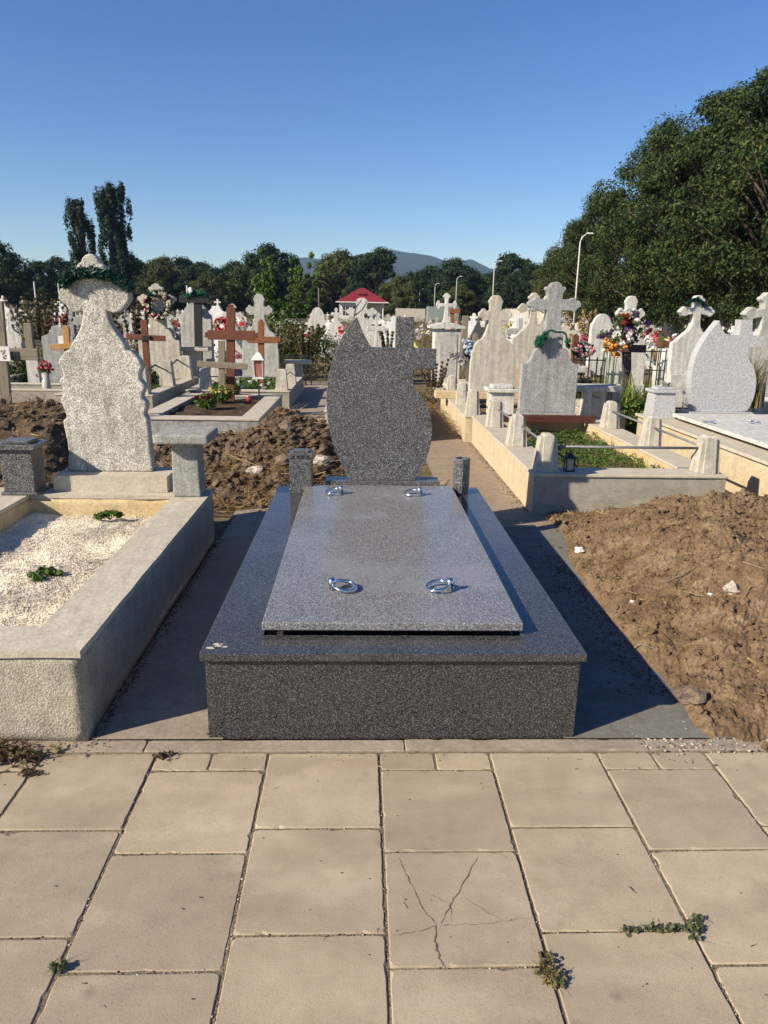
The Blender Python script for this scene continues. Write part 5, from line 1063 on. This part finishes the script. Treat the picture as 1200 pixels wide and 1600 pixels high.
def far_stone(ki, mi, x, y, sc, rz, zone):
    nm, cat, st, hw, H, th = kinds[ki]; key = (ki, mi)
    lab = ('dark ' if mi == 4 else 'small pale ')+knames[ki]+' '+cat+' '+zone
    if key not in far:
        mb = MB(); 
        if st in (CROSS,): mb.prism(outline(st, 0, 0.28, hw, H-0.28), -th/2, th)
        else: mb.prism(outline(st, 0, 0.24, hw, H-0.24), -th/2, th)
        mb.box(-hw*1.25, hw*1.25, -th*1.3, th*1.3, -0.05, 0.24); mb.box(-hw*1.35, hw*1.35, -2.0, -th*1.32, -0.05, 0.26)
        o = solo(nm, lab, cat, mb, fm[mi], (0, 0, 0)); far[key] = o
    else:
        o = far[key].copy(); C.objects.link(o)
    farlist.append((lab, px_of(x, y), o))
    o.location = (x, y, 0); o.rotation_euler = (R.gauss(0, .015), R.gauss(0, .02), rz); o.scale = (sc, sc, sc); o['label'] = lab; o['group'] = lab.replace('small ', '')+' row'
    return o
def clear(x, y):
    p = FPX*x/y+564
    if 1.0 > 0: return not (y < 30 and 535 < p < 600)
y = 21.0; cnt = 0
while y < 125:
    span = 0.62*y+2; x = -span+R.uniform(0, 2)
    while x < min(span, 13.0 if y > 40 else 1e9):
        if R.random() < (0.60 if y < 40 else 0.5) and clear(x, y) and cnt < 285:
            ki = R.choices(range(8), [5, 5, 4, 3, 3, 3, 1.5, 1.5])[0]; mi = R.choices(range(5), [7, 8, 5, 4, 1.6])[0]
            px = FPX*x/y+564
            hcap = 1.0
            z = [n_ for a, b, n_ in zones if a <= px < b][0]
            far_stone(ki, mi, x+R.gauss(0, .2), y+R.gauss(0, .5), R.uniform(0.75, 1.05), R.gauss(0, .06), z); cnt += 1
        x += R.uniform(1.1, 2.6)*(1 if y < 45 else 1.6+0.012*y)
    y += R.uniform(3.0, 4.2)*(1 if y < 50 else 1.9)
by = {}
for lab, px, o in farlist: by.setdefault(lab, []).append((px, o))
for lab, L_ in by.items():
    if len(L_) > 1:
        L_.sort(key=lambda q: q[0])
        for k, (px, o) in enumerate(L_): o['label'] = ORD[k]+' from left, '+lab
print('far stones', cnt)
# flowers and weeds among far graves
for mt, lab, n in [('p_white', 'white artificial flowers dotted over the far graves', 260), ('p_pink', 'pink flowers dotted over the far graves', 110), ('p_red', 'red flowers dotted over the far graves', 80), ('p_yel', 'yellow flowers dotted over the far graves', 40)]:
    pts = [(x, y, R.uniform(0.3, 0.9)) for x, y in [(R.uniform(-.5, .5)*yy*1.05, yy) for yy in [R.uniform(20, 70) for _ in range(n)]]]
    arr = leaves(pts, [0.16]*n, 14, 0.075, 0.1, 0.8); stuff('far_flowers', lab, (arr, 4), M[mt])
pts = [(x, y, R.uniform(0.1, 0.5)) for x, y in [(R.uniform(-.55, .55)*yy, yy) for yy in [R.uniform(22, 130) for _ in range(700)]]]
arr = leaves(pts, [(0.5, 0.5, 0.4)]*700, 30, 0.07, 0.1, 0.45); stuff('undergrowth', 'green weeds growing between the far graves', (arr, 4), M['f_dry'])
pts = [(x, y, R.uniform(0.1, 0.6)) for x, y in [(R.uniform(-.55, .55)*yy, yy) for yy in [R.uniform(40, 150) for _ in range(350)]]]
arr = leaves(pts, [(0.7, 0.7, 0.6)]*350, 40, 0.09, 0.1, 0.45); stuff('undergrowth', 'dark green low shrubs between the far graves', (arr, 4), M['f_yel'])

# ------------------------------------------------------------------ HOUSE
hx, hy = atY(566, 470, 120).x, 120.0
hs = thing('small_house', 'small white house with a red hipped metal roof beyond the graves', 'house', (hx, hy, 0))
W2 = 3.6; D = 6.0; eave = 3.0; top = 5.2; oh = 0.55
mb = MB(); mb.box(hx-W2, hx-0.4, hy, hy+D, -0.1, eave-0.05); mb.box(hx-0.399, hx+W2-0.3, hy+2.4, hy+D, -0.1, eave-0.05); mesh_obj('wall', mb, M['wall_w'], hs)
mb = MB(); mb.tube([(hx+W2-0.3, hy+0.1, 0), (hx+W2-0.3, hy+0.1, eave-0.05)], 0.11, 8); mesh_obj('porch_post', mb, M['wall_w'], hs)
mb = MB(); a0, a1, b0, b1 = hx-W2-oh, hx+W2+oh, hy-oh, hy+D+oh
mb.add([(a0, b0, eave), (a1, b0, eave), (a1, b1, eave), (a0, b1, eave), (hx-0.25, hy+D/2, top), (hx+0.25, hy+D/2, top)], [(0, 1, 5, 4), (1, 2, 5), (2, 3, 4, 5), (3, 0, 4), (3, 2, 1, 0)])
for k in range(26):
    x = a0+(a1-a0)*(k+0.5)/26; tt = 1-abs(x-hx)/((a1-a0)/2)
    if tt > 0.05: zt = eave+(top-eave)*tt; mb.tube([(x, b0-0.01, eave+0.02), (x, b0+(hy+D/2-b0)*tt, zt+0.02)], 0.035, 4)
rf = mesh_obj('roof', mb, M['roof'], hs); rf['_w'] = hs['_w']
mb = MB(); mb.add([(hx-0.7, hy+0.9, 4.2), (hx+0.7, hy+0.9, 4.2), (hx, hy+0.9, 4.85), (hx-0.7, hy+3, 4.22), (hx+0.7, hy+3, 4.22), (hx, hy+3, 4.87)], [(0, 1, 2), (0, 2, 5, 3), (1, 4, 5, 2)]); mesh_obj('dormer', mb, M['roof'], rf)
mb = MB(); mb.box(a0, a1, b0-0.06, b0-0.01, eave-0.12, eave+0.03); mesh_obj('gutter', mb, M['pole'], rf)
for wx in (hx-2.6, hx-1.5):
    mb = MB(); mb.box(wx-0.42, wx+0.42, hy-0.06, hy-0.01, 1.0, 2.3); f = mesh_obj('window', mb, M['window'], hs); f['_w'] = hs['_w']
    mb = MB(); mb.box(wx-0.5, wx+0.5, hy-0.08, hy-0.062, 1.62, 1.70); mb.box(wx-0.04, wx+0.04, hy-0.081, hy-0.061, 1.0, 2.3); mesh_obj('frame', mb, M['pole'], f)
mb = MB(); mb.box(hx+0.9, hx+1.7, hy+2.34, hy+2.39, 0, 2.1); mesh_obj('door', mb, M['window'], hs)
# sheds
p = atY(695, 485, 118); mb = MB(); mb.box(p.x-2.6, p.x+2.2, 118, 121, -0.1, 2.5); solo('shed', 'long low grey green shed behind the lamp row', 'shed', mb, plain('shed_panel', (0.20, 0.24, 0.22), 0.7), (p.x, 118, 0))
p = atY(650, 485, 130); mb = MB(); mb.box(p.x-3.5, p.x+1.6, 130, 130.15, -0.1, 2.2); solo('concrete_fence', 'pinkish concrete fence left of the long shed', 'fence', mb, M['fence'], (p.x, 130, 0))

# ------------------------------------------------------------------ WALL along the right, lamps
fw = thing('concrete_fence', 'cream concrete panel fence running under the big trees at right', 'fence', (26, 70, 0))
for k in range(40):
    y0 = 34+k*2.5; mb = MB(); mb.box(25.0, 25.09, y0+0.07, y0+2.43, -0.1, 2.35+0.02*(k % 3)); mesh_obj('panel', mb, M['fence'], fw)
    mb = MB(); mb.box(24.93, 25.16, y0-0.07, y0+0.066, -0.1, 2.5); mesh_obj('post', mb, M['fence'], fw)
def lamp(label, px, pyt, Y, H=7.0):
    x = atY(px, pyt, Y).x; H = atY(px, pyt, Y).z+0.05; t = thing('street_lamp', label, 'street lamp', (x, Y, 0), 'street lamps along the alley')
    mb = MB(); mb.tube([(x, Y, 0), (x, Y, H-0.55), (x+0.08, Y, H-0.25), (x+0.35, Y, H-0.05)], [0.075, 0.05, 0.035, 0.03], 8); mesh_obj('pole', mb, M['pole'], t, smooth=True)
    mb = MB(); mb.frus(x+0.33, x+0.75, Y-0.08, Y+0.08, H-0.06, x+0.36, x+0.70, Y-0.05, Y+0.05, H+0.015); mesh_obj('lamp_head', mb, M['pole'], t, bevel=0.01)
for px, py, Y, lab in [(908, 365, 47, 'nearest and tallest pale street lamp right of the lobed headstones'), (773, 408, 74, 'pale street lamp above the tall buff headstone'), (714, 432, 108, 'pale street lamp right of the pedestal tomb cross'), (680, 443, 132, 'far street lamp left of the pedestal tomb cross'), (656, 451, 160, 'far street lamp above the polished granite cross arm'), (628, 452, 158, 'thin far street lamp right of the red roof')]:
    lamp(lab, px, py, Y)
for px, yt, Y, lab in [(498, 450, 90, 'bare grey pole left of the red roof'), (53, 440, 70, 'thin pale pole at left before the trees'), (91, 443, 75, 'thin pale pole beside the old headstone top'), (292, 446, 70, 'thin pale pole left of the black cross')]:
    p = atY(px, yt, Y); mb = MB(); mb.tube([(p.x, Y, 0), (p.x, Y, p.z)], 0.07, 8); solo('utility_pole', lab, 'pole', mb, M['pole'] if px != 498 else M['wood_gr'], (p.x, Y, 0), 'bare poles')

# ------------------------------------------------------------------ TREES
def tree_proto(name, label, H, Wd, nclump, per, size, mat, trunk=0.28, base=0.22, seed=1, kind='broad', asp=0.42, shell=0.45):
    rr = random.Random(seed); t = thing(name, label, 'tree', (0, 0, 0)); t['_w'] = (0, 0, 0); mb = MB(); cs = []; rs = []
    th = H*base
    for k in range(nclump):
        if kind == 'broad':
            a = rr.random()*6.28; el = rr.random()**0.9; zz = th+(H-th)*(0.03+0.90*el); prof = math.sin(math.pi*min(1, max(0.12, (zz-th*0.6)/(H-th*0.6))**0.85))
            d = Wd/2*prof*(0.40+0.62*rr.random()**0.45)*(1+0.25*math.sin(3*a+seed)*math.cos(5*zz/H*3+a)); r = Wd*rr.uniform(0.04, 0.12)*(1 if nclump > 150 else 1.25)
            rs.append((r*1.15, r*1.15, r*0.75))
        else:
            a = rr.random()*6.28; el = rr.random(); zz = th*0.3+(H-th*0.3)*(0.03+0.93*el); d = Wd/2*rr.random()**0.7*(0.65+0.35*math.sin(el*2.6)); r = Wd*rr.uniform(0.09, 0.15); rs.append((r*0.8, r*0.8, r*2.6))
        cs.append((math.cos(a)*d, math.sin(a)*d, zz))
    mb.tube([(0, 0, -0.2), (rr.gauss(0, .1), rr.gauss(0, .1), th), (rr.gauss(0, .3), rr.gauss(0, .3), H*0.55), (0, 0, H*0.85)], [trunk, trunk*0.8, trunk*0.45, 0.04], 9)
    for k in range(0, nclump, 2):
        c = Vector(cs[k]); z0 = max(th*0.8, c.z-Wd*0.35) if kind == 'broad' else c.z*0.6
        mb.tube([(0, 0, z0), (c.x*0.5, c.y*0.5, (z0+c.z)/2+0.2), c], [trunk*0.4, trunk*0.22, 0.03], 6)
    mesh_obj('trunk', mb, M['bark'], t, smooth=True)
    mesh_obj('crown', (leaves(cs, np.array(rs), per, size, shell, asp, 0.5), 4), mat, t)
    return t
ORDX = ORD+['thirty-seventh', 'thirty-eighth', 'thirty-ninth', 'fortieth', 'forty-first', 'forty-second', 'forty-third', 'forty-fourth', 'forty-fifth', 'forty-sixth']
used = {}
def put(proto, loc, rz, sc, label, group):
    if proto.name not in used:
        used[proto.name] = 1; proto.location = loc; proto.rotation_euler = (0, 0, rz); proto.scale = sc if isinstance(sc, tuple) else (sc, sc, sc); proto['label'] = label; proto['group'] = group; return proto
    return copy_thing(proto, loc, rz, sc, label, group)
BA = tree_proto('broadleaf_tree', 'x', 16, 13, 210, 420, 0.125, M['f_dark'], 0.35, 0.07, 3)
BB = tree_proto('broadleaf_tree', 'x', 16, 12, 210, 420, 0.125, M['f_dark'], 0.35, 0.07, 8)
BC = tree_proto('broadleaf_tree', 'x', 15, 12, 200, 420, 0.125, M['f_yel'], 0.33, 0.07, 15)
big = [(23.5, 43, 0.97, BA, 'nearest and tallest dark leafy tree at the right edge before the fence'), (23.0, 50, 0.98, BB, 'second dark leafy tree from the right edge along the fence'), (23.2, 58, 0.99, BA, 'third dark leafy tree, its crown rising steeply behind the nearest lamp'),
       (22.2, 71, 0.80, BB, 'low leafy tree just left of the nearest street lamp'), (23.0, 80, 0.76, BC, 'second low leafy tree left of the nearest street lamp'), (26.5, 98, 0.62, BA, 'last and lowest leafy tree of the row along the fence'),
       (31, 49, 1.0, BB, 'tall dark leafy tree at the right edge behind the fence'), (33, 62, 1.05, BA, 'dark leafy tree in the second row behind the fence'), (33, 76, 0.8, BC, 'second dark leafy tree in the row behind the fence'), (24.5, 36, 0.78, BB, 'dark leafy tree half outside the picture at the right edge')]
for i, (x, y, sc, pr, lab) in enumerate(big):
    put(pr, (x, y, 0), i*1.9+0.4, (sc*0.88, sc*0.88, sc), lab, 'dark trees along the fence at right')
FA = tree_proto('broadleaf_tree', 'x', 13, 13, 80, 190, 0.30, M['f_far'], 0.3, 0.12, 22)
FB = tree_proto('broadleaf_tree', 'x', 13, 12, 80, 190, 0.30, M['f_yel'], 0.3, 0.12, 27)
FC = tree_proto('broadleaf_tree', 'x', 13, 11, 80, 190, 0.30, M['f_far'], 0.3, 0.12, 33)
# far treeline: (px of centre, top y, distance, species)
tl = [(-12, 378, 150, 0), (28, 425, 175, 1), (62, 408, 190, 2), (92, 402, 200, 2), (140, 418, 185, 0), (196, 398, 180, 2), (222, 412, 200, 0), (252, 402, 200, 1), (284, 402, 205, 0), (312, 410, 195, 2), (340, 418, 190, 0), (368, 408, 200, 2), (392, 410, 190, 1), (420, 382, 190, 0), (452, 415, 195, 2),
      (478, 434, 180, 1), (502, 424, 200, 0), (532, 392, 190, 1), (560, 400, 200, 0), (590, 388, 185, 2), (622, 432, 175, 1), (648, 424, 200, 0), (676, 416, 205, 2), (712, 404, 190, 0), (742, 424, 200, 1), (768, 426, 190, 2), (803, 396, 185, 2), (835, 412, 180, 0), (868, 405, 170, 1), (325, 428, 150, 1), (640, 440, 150, 1), (720, 445, 150, 1), (800, 432, 150, 0), (560, 440, 160, 0), (240, 430, 150, 1)]
for i, (px, ty, Y, sp) in enumerate(tl):
    a = atY(px, ty, Y); s = a.z/13*1.02; put([FA, FB, FC][sp], (a.x, Y, 0), i*1.3, (s*0.95, s*0.95, s), ORD[i]+(' tree of the far treeline counted from the left edge' if i < 29 else ' tree, one of the lower trees standing before the treeline'), 'trees of the far treeline')
for i in range(46):
    px = -60+i*21+R.uniform(-6, 6); Y = R.uniform(205, 235); a = atY(px, (440 if 455 < px < 870 else 425)+R.uniform(-4, 10), Y); s = a.z/13
    put([FA, FB, FC][i % 3], (a.x, Y, 0), i*2.1, (s*1.2, s*1.2, s), ('%s dark tree from the left in the back row of the far treeline' % (ORD[i] if i < 36 else ORD[i-36]+' to last' if False else ORDX[i])), 'trees at the back of the treeline')
PA = tree_proto('poplar_tree', 'x', 26, 7.6, 120, 120, 0.42, M['f_pop'], 0.4, 0.1, 5, 'poplar', 0.35, 0.3)
a = atY(172, 287, 150); put(PA, (a.x, 150, 0), 0.3, (0.86, 0.86, a.z/26), 'taller right hand poplar rising above the treeline at left', 'poplars')
a = atY(122, 312, 150); copy_thing(PA, (a.x, 150, 0), 2.2, (0.72, 0.72, a.z/26), 'shorter left hand poplar rising above the treeline at left', 'poplars')
# trees of the second species in front (bare crown)
# ------------------------------------------------------------------ end
mb = MB(); mb.box(-3900, 3900, -250, 4300, -7.5, 320)
hz, hnt, hb = newmat('haze_air'); hnt.nodes.remove(hb); pvn = hnt.nodes.new('ShaderNodeVolumePrincipled'); pvn.inputs['Color'].default_value = (0.42, 0.66, 1.0, 1); pvn.inputs['Density'].default_value = 0.00009; pvn.inputs['Anisotropy'].default_value = 0.0
hnt.links.new(pvn.outputs[0], hnt.nodes['Material Output'].inputs['Volume'])
o = mesh_obj('haze', mb, hz); o['kind'] = 'stuff'
for o in bpy.data.objects:
    if '_w' in o: del o['_w']
